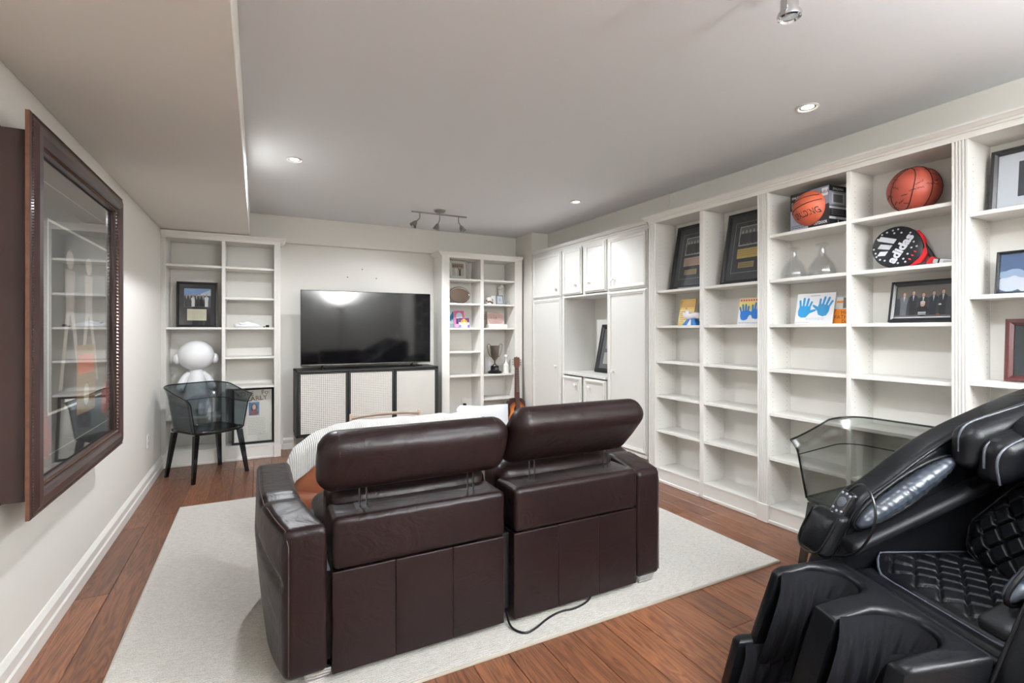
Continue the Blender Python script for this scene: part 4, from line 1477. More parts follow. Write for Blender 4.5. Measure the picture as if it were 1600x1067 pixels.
tag(o, 'flat white box under the pink rose picture', 'box')
t = thing('trophy_cup', 'tarnished silver trophy cup with two handles on black base', 'trophy', (2.617, 5.535, .722))
M_TROPH = mat('tarnished_silver', (128, 122, 116), .28, 1.0, var=.25, vscale=30)
MB().lathe([(.087, 0), (.087, .018), (.08, .024), (.056, .034), (.052, .05), (.052, .085), (.044, .094), (.001, .095)], 32).build('base', M_BLACKP, t)
MB().lathe([(.034, .093), (.03, .102), (.012, .118), (.009, .14), (.014, .158), (.03, .175), (.046, .205), (.053, .25), (.056, .30), (.060, .336), (.060, .34), (.057, .339), (.053, .30), (.05, .25), (.001, .20)], 32).build('cup', M_TROPH, t)
for s in (-1, 1):
    MB().tube([(s * .052, 0, .335), (s * .075, 0, .362), (s * .105, 0, .355), (s * .10, 0, .318), (s * .088, 0, .25), (s * .062, 0, .205), (s * .042, 0, .198)], .0048, 8, 2).build('handle', M_TROPH, t, 70)
MB().box(-.02, .02, -.0535, -.051, .045, .072, .001).build('plaque', M_STEEL, t, smooth=0)
t = thing('goblet', 'small white goblet beside the trophy cup', 'goblet', (2.755, 5.50, .722))
MB().lathe([(.035, 0), (.034, .10), (.018, .12), (.008, .14), (.007, .17), (.014, .185), (.028, .20), (.03, .225), (.026, .225), (.02, .205), (.001, .195)], 24).build('bowl', M_PAPER, t)
card('note_card', 'plain white card standing behind the trophy cup', (2.585, 5.66, .722), 0, .085, .20, lambda p, a, b, c, d: p.rect(a + .003, b - .003, c + .003, d - .003, (238, 238, 240)), 4)
t = thing('power_plug', 'black plug in the outlet at the back of the lower shelf', 'plug', (2.274, 5.690, .335))
MB().box(-.035, .035, .004, .011, -.03, .085, .002).build('cover_plate', M_PAPER, t, smooth=0)
MB().soft(-.018, .018, -.03, .006, -.016, .016, .006, 4).build('plug_body', M_BLACKP, t)
MB().tube([(0, -.028, -.005), (0, -.05, -.04), (-.05, -.05, -.15), (-.10, -.05, -.19)], .0035, 6, 2).build('cord', M_BLACKP, t)

# guitar
def burst():
    m = bpy.data.materials.new('sunburst_top')
    m.use_nodes = True
    nt = m.node_tree
    b = nt.nodes['Principled BSDF']
    N, L = nt.nodes.new, nt.links.new
    tc = N('ShaderNodeTexCoord')
    mp = N('ShaderNodeMapping')
    mp.inputs['Location'].default_value = (0, 0, -.20 * 5.0)
    mp.inputs['Scale'].default_value = (6.9, 0, 5.0)
    L(tc.outputs['Object'], mp.inputs[0])
    ln = N('ShaderNodeVectorMath'); ln.operation = 'LENGTH'
    L(mp.outputs[0], ln.inputs[0])
    cr = N('ShaderNodeValToRGB')
    cr.color_ramp.elements[0].position = .35
    cr.color_ramp.elements[0].color = (*lin((226, 150, 52)), 1)
    cr.color_ramp.elements[1].position = 1.0
    cr.color_ramp.elements[1].color = (*lin((44, 18, 10)), 1)
    e = cr.color_ramp.elements.new(.72)
    e.color = (*lin((190, 100, 30)), 1)
    L(ln.outputs['Value'], cr.inputs[0]); L(cr.outputs[0], b.inputs['Base Color'])
    b.inputs['Roughness'].default_value = .25
    return m
G = thing('acoustic_guitar', 'small sunburst acoustic guitar leaning on the trophy bookcase', 'guitar', (2.775, 5.225, .002), (R(-9.5), R(4), 0))
half = [(0, 0), (.07, .004), (.115, .03), (.14, .085), (.142, .14), (.125, .20), (.10, .245), (.094, .275), (.104, .325), (.112, .36), (.105, .40), (.075, .43), (.03, .44), (0, .441)]
out = half + [(-x, z) for (x, z) in reversed(half[1:-1])]
MB().prism(smooth_poly(out, 1), 0, .085, 'xz', .005, 2).build('body', mat('guitar_side', (60, 28, 16), .3), G, 40)
MB().prism([(x * .975, .22 + (z - .22) * .975) for (x, z) in smooth_poly(out, 1)], -.002, .001, 'xz').build('soundboard', burst(), G, smooth=0)
MB().lathe([(.048, 0), (.048, .003), (.04, .0032)], 28, Matrix.Translation((0, -.001, .30)) @ Matrix.Rotation(R(90), 4, 'X')).build('rosette', M_BLACKP, G)
MB().lathe([(.04, 0), (.04, .0036), (.001, .0037)], 28, Matrix.Translation((0, -.001, .30)) @ Matrix.Rotation(R(90), 4, 'X')).build('sound_hole', M_BLACK, G)
MB().box(-.055, .055, -.012, 0, .12, .14, .003).build('bridge', M_BLACK, G, smooth=0)
MB().frustum((-.027, .027, -.014, .03, .36), (-.022, .022, -.014, .012, .80)).build('neck', mat('neck_wood', (96, 50, 30), .4), G, smooth=0)
MB().frustum((-.026, .026, -.018, -.013, .30), (-.021, .021, -.018, -.013, .80)).build('fingerboard', mat('rosewood', (72, 44, 38), .5), G, smooth=0)
for k in range(13):
    z = .80 - .50 * (1 - 2 ** (-(k + 1) / 10.5))
    MB().box(-.0235, .0235, -.0195, -.0175, z - .0018, z + .0018).build('fret', M_NICKEL, G, smooth=0)
MB().prism([(-.024, .80), (.024, .80), (.037, .83), (.038, .92), (.03, .935), (.012, .928), (0, .942), (-.012, .928), (-.03, .935), (-.038, .92), (-.037, .83)], -.012, .006, 'xz', .002, 1).build('headstock', mat('headstock_wood', (104, 64, 50), .35), G, smooth=0)
for s in (-1, 1):
    for z in (.842, .872, .902):
        MB().tube([(s * .036, -.003, z), (s * .052, -.003, z)], .003, 6).ball((s * .056, -.003, z), .008, 6, (.6, 1, 1.2)).build('tuning_peg', M_NICKEL, G, 60)
for k in range(6):
    x = -.016 + .0064 * k
    MB().tube([(x * 1.4, -.013, .13), (x, -.021, .81)], .0007, 4).build('string', M_NICKEL, G, 60)

# picture inside the cabinet niche
def d_niche(p, x0, x1, z0, z1):
    w, h = x1 - x0, z1 - z0
    p.rect(x0, x1, z0, z1, (98, 98, 100))
    p.rect(x0 + w * .2, x1 - w * .2, z0 + h * .5, z1 - h * .12, (150, 150, 150))
    p.rect(x0 + w * .2, x1 - w * .2, z0 + h * .12, z0 + h * .4, (190, 190, 186))
    p.scribble(x0 + w * .25, x1 - w * .25, z0 + h * .15, z0 + h * .37, 6, (110, 110, 110), .003)
framed('black framed certificate leaning inside the cabinet niche', (3.27, 4.165, .801), R(-90), .37, .52, .045, M_FRAMEB, d_niche, 12)

# ------------------------------------------------ right bookcases
RZ90 = R(-90)
def d_mem(gold):
    def d(p, x0, x1, z0, z1):
        w, h = x1 - x0, z1 - z0
        p.border(x0 + w * .12, x1 - w * .12, z0 + h * .12, z1 - h * .09, .0022, (186, 186, 182))
        a, b, c, e = x0 + w * .26, x1 - w * .24, z0 + h * .55, z1 - h * .17
        p.rect(a - .006, b + .006, c - .006, e + .006, (206, 206, 202))
        p.rect(a, b, c, e, (112, 114, 116))
        for k in range(5):
            x = a + (b - a) * (k + .6) / 5.2
            p.ell(x, c + (e - c) * .35, (b - a) * .13, (e - c) * .34, (38 + 12 * (k % 3), 40 + 12 * (k % 3), 42 + 12 * (k % 3)))
            p.ell(x, c + (e - c) * .72, (b - a) * .055, (e - c) * .10, (182, 182, 180))
        p.rect(a - w * .02, b + w * .02, z0 + h * .34, z0 + h * .49, gold)
        p.scribble(a, b, z0 + h * .37, z0 + h * .47, 3, tuple(int(v * .72) for v in gold), .003)
        a2, b2 = x0 + w * .30, x1 - w * .30
        p.rect(a2, b2, z0 + h * .19, z0 + h * .28, (176, 152, 104))
        p.scribble(a2 + .012, b2 - .012, z0 + h * .205, z0 + h * .265, 2, (96, 76, 44), .004)
    return d
framed('black framed signed photo with a pinkish ticket, left of its twin', (3.07, 2.865, 1.581), RZ90, .375, .535, .028, M_FRAMEB, d_mem((206, 168, 150)), 11, mat_rgb=(50, 54, 64))
framed('black framed signed photo with a yellow ticket, above the blue hands card', (3.07, 2.36, 1.581), RZ90, .375, .535, .028, M_FRAMEB, d_mem((214, 184, 104)), 11, mat_rgb=(50, 54, 64))
def d_book(p, a, b, c, d):
    p.rect(a, b, c, d, (218, 184, 96))
    p.rect(a + .008, b - .004, c + (d - c) * .68, d - .008, (190, 146, 50))
    p.rect(a, b, c + (d - c) * .1, c + (d - c) * .6, (232, 206, 130))
    for k in range(6):
        p.line(a + .01 + .004 * (k % 2), c + (d - c) * (.14 + .075 * k), a + .055 + .02 * (k % 3), c + (d - c) * (.145 + .075 * k), .004, (160, 118, 46))
    p.ell(a + (b - a) * .45, c + (d - c) * .64, .006, .006, (70, 50, 120))
card('yellow_booklet', 'mustard yellow handmade booklet behind the little white figure', (3.05, 2.87, 1.291), RZ90, .155, .212, d_book, 10, 'booklet', .012, edge=mat('booklet_edge', (206, 170, 84), .8))
t = thing('clay_figure', 'white clay boat figure on a blue base before yellow booklet', 'figurine', (2.998, 2.762, 1.291), (0, 0, RZ90))
MB().frustum((-.07, .07, -.035, .035, 0), (-.035, .035, -.015, .015, .048)).build('base', mat('blue_clay', (36, 110, 178), .6), t, smooth=0)
MB().frustum((-.02, .02, -.0365, .0, .0), (-.005, .005, -.018, .0, .045)).build('white_stripe', M_PAPER, t, smooth=0)
MB().soft(-.085, .085, -.03, .03, .045, .09, .02, 8, (0, 0, 0), lambda p: (p[0], p[1] * (1 - .5 * (p[0] / .09) ** 2), p[2] + .008 * math.sin(p[0] * 40) + .02 * max(0, -p[0] / .09))).build('boat', mat('white_clay', (232, 228, 232), .7), t, 60)
MB().soft(-.06, -.02, -.012, .012, .085, .115, .01, 4).build('knob', mat('white_clay', (232, 228, 232), .7), t, 60)
def d_h1(p, a, b, c, d):
    w, h = b - a, d - c
    p.rect(a, b, c, d, (232, 234, 236))
    p.rect(a, b, c + h * .55, d - h * .02, (236, 216, 110))
    p.rect(a, b, d - h * .16, d, (232, 202, 150))
    for k in range(9):
        p.ell(a + w * (k + .7) / 9.4, d - h * .085, .007, .007, (200, 66, 70))
    p.ell(a + w * .5, c + h * .36, w * .32, h * .14, (232, 234, 236))
    p.hand(a + w * .27, c + h * .46, h * .55, (18, 118, 208), 1, .12)
    p.hand(a + w * .73, c + h * .50, h * .55, (18, 118, 208), -1, -.12)
    p.poly([(a + w * .25, c + h * .2), (a + w * .42, c + h * .34), (a + w * .58, c + h * .36), (a + w * .75, c + h * .28), (a + w * .72, c + h * .45), (a + w * .28, c + h * .42)], (18, 118, 208))
    p.scribble(a + .01, b - .03, c + .008, c + .016, 1, (120, 140, 170), .003)
card('handprint_card', 'yellow topped card with two solid blue handprints', (3.05, 2.30, 1.291), RZ90, .19, .19, d_h1, 10)
def d_h2(p, a, b, c, d):
    w, h = b - a, d - c
    p.rect(a, b, c, d, (240, 240, 242))
    p.hand(a + w * .24, c + h * .52, h * .58, (44, 150, 210), 1, -.1)
    p.hand(a + w * .74, c + h * .55, h * .56, (60, 152, 208), -1, -.25)
    p.rect(a + w * .36, a + w * .62, d - h * .09, d - h * .075, (150, 150, 150))
    p.scribble(a + w * .3, b - w * .2, c + h * .12, c + h * .2, 2, (186, 206, 226), .003)
    p.scribble(a + .005, a + w * .4, c + h * .03, c + h * .06, 1, (160, 160, 160), .002)
card('handprint_card', 'white sheet with two separate pale blue handprints', (3.07, 1.868, 1.291), RZ90, .235, .195, d_h2, 12)
def d_or(p, a, b, c, d):
    w, h = b - a, d - c
    p.rect(a, b, c, d, (226, 224, 216))
    p.rect(a, b, c, c + h * .55, (236, 142, 40))
    p.rect(a + w * .2, b, c + h * .78, c + h * .86, (236, 142, 40))
    for k in range(3):
        p.rect(a + w * (.42 + .2 * k), a + w * (.54 + .2 * k), c + h * .58, c + h * .98, (120, 116, 110) if k % 2 == 0 else (180, 176, 166))
    p.text('HAPPY', a + w * .38, c + h * .36, .022, (110, 60, 20))
    p.text('FATHERS', a + w * .16, c + h * .18, .022, (110, 60, 20))
    p.text('DAY', a + w * .42, c + h * .02, .02, (110, 60, 20))
    p.poly([(a, c), (a, c + h * .55), (a + w * .22, c + h * .55)], (214, 104, 40))
card('orange_card', 'orange greeting card beside the white handprint sheet', (3.10, 1.70, 1.291), RZ90, .165, .16, d_or, 8)

# boxed basketball
def ball_seams(parent, r, mtx, mt, curves):
    for pts in curves:
        MB().tube([mtx @ (Vector(q).normalized() * (r * 1.0005)) for q in pts], r * .018, 6).build('seam', mt, parent, 70)
M_SEAM = mat('ball_seam', (24, 20, 18), .7)
M_BALL = mat('ball_rubber', (184, 84, 54), .5, bump=.6, bscale=420, bdist=.0015)
BX = thing('basketball_box', 'open display carton with an orange basketball showing through it', 'box', (3.055, 1.84, 1.871), (0, 0, RZ90 + R(-6)))
bw, bh, bd = .255, .235, .12
MB().box(-bw / 2, bw / 2, -bd / 2, bd / 2 + .03, 0, bh, .001).build('carton', mat('carton_black', (34, 36, 42), .45), BX, smooth=0)
p = Print(-bd / 2)
p.rect(-bw / 2, bw / 2, 0, bh, (36, 38, 44))
p.poly([(-bw / 2, 0), (-bw * .02, 0), (-bw * .06, bh * .55), (-bw / 2, bh * .55)], (176, 184, 202))
p.poly([(bw * .02, bh), (bw / 2, bh), (bw / 2, bh * .55), (bw * .1, bh * .5)], (132, 138, 154))
p.rect(bw * .32, bw * .47, bh * .76, bh * .96, (222, 224, 228))
p.text('NBA', bw * .395, bh * .82, .018, (50, 54, 64), center=True)
p.text('SPALDING', -bw * .46, bh * .86, .014, (220, 222, 226), width=.075, bold=.02)
p.rect(-bw * .47, -bw * .34, bh * .62, bh * .78, (150, 152, 158))
p.text('OUTDOOR', bw * .12, bh * .07, .016, (226, 228, 230), width=.085, bold=.02)
p.scribble(-bw * .46, -bw * .08, bh * .06, bh * .16, 2, (60, 70, 96), .004)
p.build('front_print', BX)
p = Print(0)
q0, q1 = -bd / 2 - .0, bd / 2 + .03
p.rect(q0, q1, 0, bh, (26, 28, 33))
p.rect(q0, q1, bh * .50, bh * .86, (150, 156, 170))
p.rect(q0 + .02, q1 - .02, bh * .54, bh * .82, (206, 208, 210))
p.rect(q0 + .035, q1 - .035, bh * .58, bh * .78, (112, 116, 124))
p.text('SPALDING', (q0 + q1) / 2, bh * .89, .013, (226, 228, 230), width=.09, center=True, bold=.02)
p.rect(q0, q1, bh * .42, bh * .48, (214, 216, 218))
p.scribble(q0 + .02, q1 - .02, bh * .26, bh * .40, 3, (150, 150, 154), .003)
p.rect(q0, q1, bh * .16, bh * .22, (206, 208, 212))
p.text('SIZE 7', (q0 + q1) / 2, bh * .165, .011, (40, 40, 46), center=True)
p.rect(bd * .1, bd * .16, 0, bh * .14, (206, 208, 212))
p.build('side_print', BX, loc=(bw / 2, 0, 0), rot=(0, 0, R(90)))
br = .118
bc = Vector((.0, -bd / 2 + .03, bh * .53))
lim = -bd / 2 - .001
m = MB()
bm = bmesh.new()
bmesh.ops.create_uvsphere(bm, u_segments=40, v_segments=24, radius=br * .93)
bmesh.ops.bisect_plane(bm, geom=bm.verts[:] + bm.edges[:] + bm.faces[:], plane_co=(0, lim - bc.y, 0), plane_no=(0, 1, 0), clear_outer=True)
for v in bm.verts:
    v.co += bc
m.addbm(bm)
bo = m.build('ball', M_BALL, BX, 80)
rr = br * .93
tl = Matrix.Rotation(R(-14), 3, 'Y')
def onball(x, z, k=1.004):
    y = -math.sqrt(max(1e-6, rr * rr - x * x - z * z))
    return bc + Vector((x, y, z)) * k
ymax = math.sqrt(rr ** 2 - (bc.y - lim) ** 2) * .97
def curve_on(f, n=24):
    pts = []
    for k in range(n + 1):
        x = -ymax + 2 * ymax * k / n
        z = f(x)
        if x * x + z * z < ymax ** 2:
            pts.append(onball(x, z))
    return pts
for f in (lambda x: .005 + x * .32, lambda x: .055 + x * .20 - 1.6 * x * x * .6, ):
    MB().tube(curve_on(f), .0022, 6).build('seam', M_SEAM, bo, 70)
vs_, fs_ = text_mesh('SPALDING', .012)
w_ = max(v[0] for v in vs_)
m = MB()
vv = []
for (a, b) in vs_:
    x = (a / w_ - .5) * .135
    z = -.060 + b / .7 * .034 + 1.0 * x * x
    x, z = x * math.cos(.2) - z * math.sin(.2), x * math.sin(.2) + z * math.cos(.2)
    d = math.hypot(x, z)
    if d > ymax * .99:
        x, z = x * ymax * .99 / d, z * ymax * .99 / d
    x += .016
    d = math.hypot(x, z)
    if d > ymax * .985:
        x, z = x * ymax * .985 / d, z * ymax * .985 / d
    vv.append(onball(x, z, 1.006))
m.add(vv, fs_)
m.build('lettering', M_SEAM, bo, smooth=0)

# signed basketball
BS = thing('signed_basketball', 'reddish basketball covered in signatures on the top shelf', 'basketball', (3.065, 1.335, 1.871))
r = .117
MB().ball((0, 0, r), r, 24).build('ball', mat('signed_rubber', (156, 68, 52), .5, bump=.6, bscale=420, bdist=.0015, var=.1, vscale=20), BS, 80)
mx = Matrix.Translation((0, 0, r)) @ Matrix.Rotation(R(-28), 4, 'Z') @ Matrix.Rotation(R(18), 4, 'X')
def great(fn, n=48):
    return [fn(2 * PI * k / n) for k in range(n + 1)]
for fn in (lambda a: (math.cos(a), 0, math.sin(a)), lambda a: (0, math.cos(a), math.sin(a)),
           lambda a: (.5 + .16 * math.cos(2 * a), .80 * math.cos(a), .80 * math.sin(a)), lambda a: (-.5 - .16 * math.cos(2 * a), .80 * math.cos(a), .80 * math.sin(a))):
    MB().tube([mx @ (Vector(q).normalized() * r) for q in great(fn)], .0024, 6).build('seam', M_SEAM, BS, 70)
M_INK = mat('signature_ink', (58, 24, 22), .6)
for k in range(20):
    la, lo = random.uniform(-.9, .95), PI + random.uniform(-1.0, 1.25)
    pts = []
    for j in range(9):
        a, b = lo + (j - 4) * .035, la + .05 * math.sin(j * 2.3 + k) + .02 * j * math.sin(k)
        pts.append(Vector((math.cos(b) * math.cos(a), math.cos(b) * math.sin(a), math.sin(b))) * (r * 1.002) + Vector((0, 0, r)))
    MB().tube(pts, .0011, 4, 1).build('signature', M_INK, BS, 70)

# two glass decanters
def decanter(label, y):
    t = thing('glass_decanter', label, 'decanter', (3.06, y, 1.581), group='cut glass decanters')
    MB().lathe([(.076, .002), (.080, .018), (.078, .04), (.066, .075), (.046, .105), (.026, .125), (.018, .14), (.017, .165), (.024, .172)], 12, cap=False).build('outer_glass', M_CRYSTAL, t, 20)
    MB().lathe([(.070, .012), (.073, .022), (.070, .04), (.058, .072), (.036, .102), (.014, .122), (.012, .16)], 12, Matrix.Rotation(R(15), 4, 'Z'), cap=False).build('inner_glass', M_CRYSTAL, t, 20)
    MB().lathe([(.001, .002), (.076, .002), (.076, .008), (.001, .012)], 12, cap=False).build('foot', M_CRYSTAL, t, 20)
    MB().lathe([(.011, .158), (.013, .176), (.034, .186), (.038, .196), (.02, .204), (.001, .206)], 12).build('stopper', M_CRYSTAL, t, 20)
decanter('left one of two squat cut glass decanters', 1.985)
decanter('right one of two squat cut glass decanters', 1.805)

# padel racket
RK = thing('padel_racket', 'black and red padel racket lying against the shelf back', 'racket', (3.08, 1.40, 1.582), (R(-8), 0, RZ90))
def rot2(x, z, a):
    return (x * math.cos(a) - z * math.sin(a), x * math.sin(a) + z * math.cos(a))
hx, hz = -.015, .118
RA = R(-31)
head = []
for k in range(48):
    a = 2 * PI * k / 48
    x, z = .138 * math.cos(a), .108 * math.sin(a)
    if x > 0:
        z *= 1 - .25 * (x / .138) ** 2
    x, z = rot2(x, z, R(0))
    head.append((hx + x * math.cos(R(24)) - 0 * z - z * math.sin(R(-24)) * 0, 0))
head = []
for k in range(48):
    a = 2 * PI * k / 48
    x, z = .120 * math.cos(a), .112 * math.sin(a)
    if x > .0:
        x *= 1.10
        z *= 1 - .16 * (x / .13) ** 2
    x, z = rot2(x, z, RA)
    head.append((hx + x, hz + z))
zmin = min(p[1] for p in head)
head = [(x, z - zmin + .001) for (x, z) in head]
hz -= zmin - .001
def loc2(x, z):
    q = rot2(x, z, RA)
    return (hx + q[0], hz + q[1])
def loc3(x, z):
    q = loc2(x, z)
    return (q[0], q[1])
MB().prism(head, -.036, 0, 'xz', .005, 2).build('head', mat('racket_black', (26, 27, 32), .35), RK, 40)
M_RED = mat('racket_red', (206, 32, 40), .35)
MB().tube([(p[0], -.018, p[1]) for p in [loc3(*q) for q in ((.03, .103), (.075, .085), (.11, .05), (.122, 0), (.11, -.05), (.075, -.085), (.03, -.103))]], .0185, 10, 2, flat=.55).build('red_rim', M_RED, RK, 60)
MB().prism([loc2(*q) for q in ((.085, -.09), (.15, -.028), (.15, .028), (.085, .09), (.118, .05), (.122, .0), (.118, -.05))], -.034, -.002, 'xz', .004, 1).build('throat', M_RED, RK, smooth=0)
for s in (-1, 1):
    MB().tube([(q[0], -.018, q[1]) for q in [loc3(*w) for w in ((.10, s * .062), (.15, s * .035), (.185, s * .012), (.20, s * .008))]], .012, 8, 1).build('throat_arm', mat('racket_black', (26, 27, 32), .35), RK, 60)
MB().soft(.168, .205, -.034, -.002, -.024, .024, .012, 5, (0, 0, 0), lambda p: (loc3(p[0], p[2])[0], p[1], loc3(p[0], p[2])[1])).build('collar', M_RED, RK, 60)
hd = R(21)
def lh(x, z):
    c = loc2(.19, 0)
    q = rot2(x, z, RA + hd)
    return (c[0] + q[0], c[1] + q[1])
MB().prism([lh(*q) for q in ((0, -.017), (.15, -.017), (.15, .017), (0, .017))], -.034, -.002, 'xz', .006, 2).build('grip', mat('racket_black', (26, 27, 32), .35), RK, smooth=0)
p = Print(-.0365)
p.poly([lh(*q) for q in ((.035, -.013), (.10, -.013), (.10, .013), (.035, .013))], (214, 214, 214))
for k in range(7):
    p.poly([lh(*q) for q in ((.052 + .006 * k, -.009), (.055 + .006 * k, -.009), (.055 + .006 * k, .006), (.052 + .006 * k, .006))], (120, 120, 124))
p.poly([lh(*q) for q in ((.008, -.011), (.028, -.011), (.028, .011), (.008, .011))], (190, 190, 192))
p.build('grip_label', RK)
p = Print(-.0365)
W_ = (206, 208, 214)
# three slanted bars and lettering, running across the face
ta = RA + R(90)
def lb(x, z):
    """frame turned a quarter: x up the face, z towards the tip"""
    return loc2(-z, x)
for i, (l0, l1) in enumerate(((-.075, -.050), (-.075, -.028), (-.075, -.004))):
    x0 = -.062 + i * .036
    p.poly([lb(x0 + .0, .020 - 0), lb(x0 + .027, .020), lb(x0 + .027 - .018, .020 + (l1 + .085)), lb(x0 - .018, .020 + (l1 + .085))], W_)
vs_, fs_ = text_mesh('adidas', .045)
w_ = max(v[0] for v in vs_)
p.ink = lin(W_)
yy = p._l()
p.add([(lambda q: (q[0], yy, q[1]))(lb((a / w_ - .5) * .165, -.045 + b * .062)) for (a, b) in vs_], fs_)
for (x, z) in ((-.09, .03), (-.085, .055), (-.07, .07), (.075, .02), (.085, .045), (.07, .065), (.05, .085), (.06, .05), (-.07, -.06), (-.04, -.07), (-.01, -.073), (.025, -.07), (.055, -.062), (-.05, -.088), (.04, -.088), (-.085, .005), (.09, -.02), (.03, .10), (.0, .104), (-.055, .09)):
    q = lb(x, z * 1.0)
    p.ell(q[0], q[1], .0052, .0052, (190, 192, 198), 10)
for k in range(3):
    q = lb(-.03 + .022 * k, -.098)
    p.ell(q[0], q[1], .008, .004, (190, 40, 46), 8, RA)
p.build('face_print', RK)

# framed group photograph
def d_group(p, x0, x1, z0, z1):
    w, h = x1 - x0, z1 - z0
    p.rect(x0, x1, z0, z1, (112, 104, 96))
    p.rect(x0, x1, z0 + h * .10, z0 + h * .62, (62, 66, 76))
    people(p, [x0 + w * q for q in (.15, .32, .50, .68, .84)], z0 + h * .10, h * .72, [(120, 122, 128), (34, 36, 44), (46, 48, 56), (32, 38, 52), (34, 34, 42)], [(214, 216, 224), (190, 200, 220)], (92, 62, 40))
    p.ell(x0 + w * .50, z0 + h * .22, w * .12, h * .16, (26, 26, 30))
    p.ell(x0 + w * .50, z0 + h * .42, w * .042, h * .075, SKIN)
    p.ell(x0 + w * .50, z0 + h * .47, w * .044, h * .05, (214, 208, 200))
    p.rect(x0 + w * .43, x0 + w * .57, z0 + h * .15, z0 + h * .19, (214, 214, 214))
    p.rect(x0 + w * .43, x0 + w * .57, z0 + h * .105, z0 + h * .135, (206, 206, 206))
    p.ell(x0 + w * .80, z0 + h * .40, w * .025, h * .025, (230, 230, 232))
    p.ell(x0 + w * .78, z0 + h * .10, w * .03, h * .04, (150, 84, 74))
    p.rect(x0, x1, z0, z0 + h * .045, (212, 214, 218))
framed('black framed photo of five men in suits around a seated person', (3.06, 1.30, 1.291), RZ90, .29, .222, .022, M_FRAMEB, d_group, 12)

# bay at the right edge
def d_art(p, x0, x1, z0, z1):
    w, h = x1 - x0, z1 - z0
    p.rect(x0, x1, z0, z1, (226, 228, 236))
    p.rect(x0 + w * .22, x1 - w * .22, z0 + h * .17, z1 - h * .17, (46, 50, 60))
framed('framed dark square print with a wide white mat', (3.11, .862, 1.801), RZ90, .37, .30, .024, M_FRAMEB, d_art, 7)
def d_sky(p, x0, x1, z0, z1):
    w, h = x1 - x0, z1 - z0
    p.rect(x0, x1, z0, z1, (72, 96, 132))
    for k in range(9):
        p.ell(x0 + w * (.1 + .1 * k), z0 + h * (.22 + .05 * math.sin(k * 2.2)), w * .13, h * .2, (206 + 4 * (k % 3), 214, 224))
    for k in range(6):
        p.ell(x0 + w * (.05 + .1 * k), z0 + h * (.46 + .05 * math.sin(k * 1.7)), w * .09, h * .09, (150, 170, 198))
    p.poly([(x0 + w * .40, z0 + h * .2), (x0 + w * .52, z0 + h * .2), (x0 + w * .50, z1), (x0 + w * .42, z1)], (44, 58, 82))
    people(p, [x0 + w * .32, x0 + w * .42], z0 + h * .2, h * .5, [(70, 84, 108), (160, 172, 190)], [(210, 210, 214)])
framed('thin framed photo of two people before blue clouds', (3.08, .835, 1.416), RZ90, .36, .20, .010, M_FRAMEB, d_sky, 8)
def d_red(p, x0, x1, z0, z1):
    p.rect(x0, x1, z0, z1, (40, 48, 54))
    for k in range(40):
        p.ell(random.uniform(x0, x1), random.uniform(z0, z1), .002, .002, (96, 104, 110), 6)
framed('dark red framed night picture on the shelf behind the massage chair', (3.12, .81, 1.013), RZ90, .37, .29, .028, mat('mahogany', (74, 34, 34), .4), d_red, 4)

# ---------------------------------------------------------------- big framed artwork on the left wall
BA = thing('framed_artwork', 'huge framed artwork in ornate dark wood on the left wall', 'artwork', (-.775, 2.80, .62), (0, 0, R(90)))
M_MAH = mat('aged_mahogany', (56, 38, 36), .34, var=.4, vscale=5, coat=.2)
M_EDGE = mat('worn_gilt_edge', (96, 62, 44), .5, .2, var=.5, vscale=40)
HW, HH = .62, 1.36
# local: y=0 at the wall, artwork faces -y, x to the right when facing the wall
MB().box(-HW + .06, HW - .06, -.075, 0, .05, HH - .05).build('mounting_box', mat('box_wood', (52, 32, 28), .5, var=.3, vscale=6), BA, smooth=0)
MB().box(-HW + .055, HW - .055, -.012, 0, .045, HH - .045).build('wall_cleat', mat('box_wood', (52, 32, 28), .5), BA, smooth=0)
pr = [(.012, -.092), (.0, -.095), (.0, -.106), (.003, -.109), (.018, -.112), (.035, -.122), (.06, -.124), (.075, -.114), (.082, -.104), (.092, -.100), (.098, -.092), (.098, -.08)]
mt_ = [1, 1, 0, 0, 0, 0, 0, 0, 0, 0, 0]
f = MB()
k = len(pr)
v = []
for (cx, cz, sx, sz) in ((-HW, 0, 1, 1), (HW, 0, -1, 1), (HW, HH, -1, -1), (-HW, HH, 1, -1)):
    for (o_, y) in pr:
        v.append((cx + sx * o_, y, cz + sz * o_))
for i in range(4):
    for j in range(k - 1):
        n2 = (i + 1) % 4
        q = (i * k + j, n2 * k + j, n2 * k + j + 1, i * k + j + 1)
        f.add([v[w] for w in q], [(0, 1, 2, 3)], mt_[j])
f.build('frame', [M_MAH, M_EDGE], BA, smooth=0)
beads = MB()
def bead_row(o_, y, r, pitch):
    for (ax, ay, bx, by) in ((-HW + o_, o_, HW - o_, o_), (HW - o_, o_, HW - o_, HH - o_), (HW - o_, HH - o_, -HW + o_, HH - o_), (-HW + o_, HH - o_, -HW + o_, o_)):
        L_ = math.hypot(bx - ax, by - ay)
        n = int(L_ / pitch)
        for i in range(n):
            x, z = ax + (bx - ax) * i / n, ay + (by - ay) * i / n
            beads.add([(x - r, y, z), (x + r, y, z), (x, y, z - r), (x, y, z + r), (x, y - r, z), (x, y + r * .5, z)], [(0, 2, 4), (2, 1, 4), (1, 3, 4), (3, 0, 4), (2, 0, 5), (1, 2, 5), (3, 1, 5), (0, 3, 5)])
bead_row(.090, -.105, .0085, .018)
bead_row(.010, -.112, .004, .010)
o = beads.build('beading', mat('bead_bronze', (98, 78, 66), .3, .6), BA, 70)
o['kind'] = 'stuff'
p = Print(-.079)
a, b_, c, d = -HW + .09, HW - .09, .09, HH - .09
p.rect(a, b_, c, d, (58, 56, 56))
p.border(a + .06, b_ - .05, c + .07, d - .09, .004, (186, 182, 174))
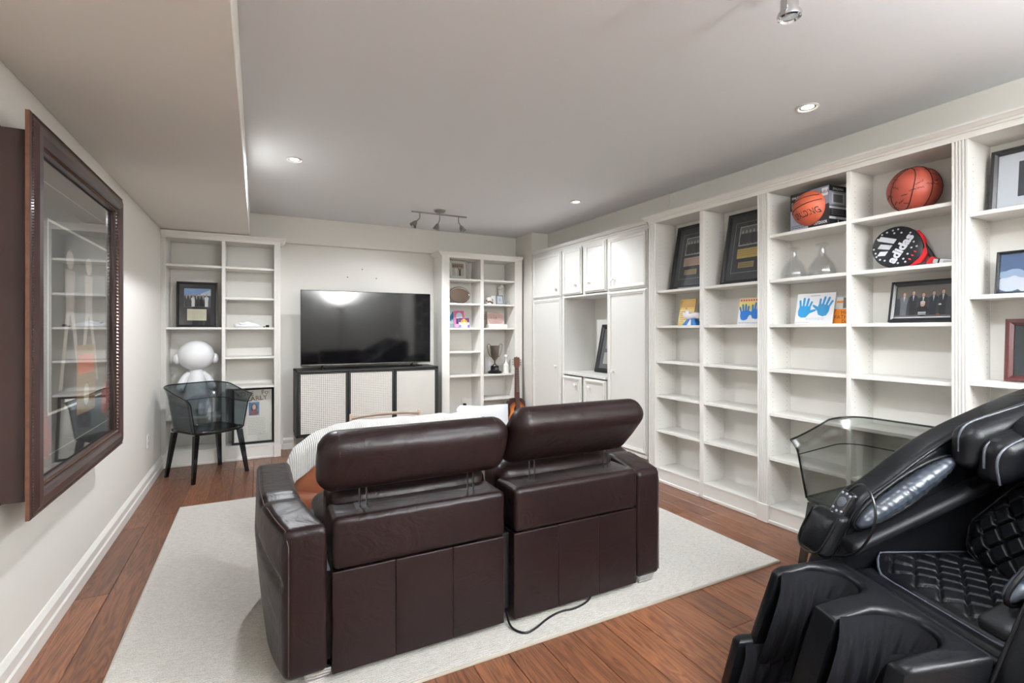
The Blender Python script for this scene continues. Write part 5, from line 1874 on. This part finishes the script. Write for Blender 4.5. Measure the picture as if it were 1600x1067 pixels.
p.rect(a + .16, b_ - .08, c + .22, d - .22, (226, 224, 216))
p.rect(a + .17, b_ - .09, c + .23, d - .23, (70, 66, 62))
x0, x1, z0_, z1_ = a + .17, b_ - .09, c + .23, d - .23
w, h = x1 - x0, z1_ - z0_
for (s, cx) in ((-1, .30), (1, .62)):
    X_ = x0 + w * cx
    p.ell(X_, z0_ + h * .84, w * .06, h * .055, (172, 160, 148))
    p.poly([(X_ - w * .08, z0_ + h * .78), (X_ + w * .08, z0_ + h * .78), (X_ + w * .06, z0_ + h * .52), (X_ - w * .06, z0_ + h * .52)], (150, 140, 130))
    p.poly([(X_ - w * .06, z0_ + h * .54), (X_ + w * .00, z0_ + h * .54), (X_ - w * .12, z0_ + h * .1), (X_ - w * .17, z0_ + h * .1)], (176, 166, 154))
    p.poly([(X_ + w * .0, z0_ + h * .54), (X_ + w * .06, z0_ + h * .54), (X_ + w * .19, z0_ + h * .1), (X_ + w * .14, z0_ + h * .1)], (176, 166, 154))
p.rect(x0 + w * .40, x0 + w * .74, z0_ - .06, z0_ + h * .34, (150, 118, 72))
p.rect(x0 + w * .43, x0 + w * .71, z0_ + h * .16, z0_ + h * .28, (206, 92, 52))
p.text('TICKET', x0 + w * .57, z0_ + h * .295, .02, (90, 60, 36), center=True) if False else None
p.scribble(x0 + w * .44, x0 + w * .70, z0_ - .04, z0_ + h * .14, 8, (120, 88, 50), .004)
p.ell(x0 + w * .57, z0_ + .02, w * .05, .05, (214, 206, 186))
p.poly([(x0 + w * .88, z0_ + .02), (x0 + w * .98, z0_ + .06), (x0 + w * 1.08, z0_ - .02), (x0 + w * 1.0, z0_ - .12), (x0 + w * .86, z0_ - .10)], (150, 62, 44))
p.poly([(x0 - w * .18, z0_ + .0), (x0 - w * .06, z0_ + .03), (x0 + w * .04, z0_ - .10), (x0 - w * .02, z0_ - .18), (x0 - w * .14, z0_ - .10)], (130, 40, 40))
p.build('print', BA)
MB().box(-HW + .09, HW - .09, -.0885, -.0865, .09, HH - .09).build('pane', M_GLASS, BA, smooth=0)
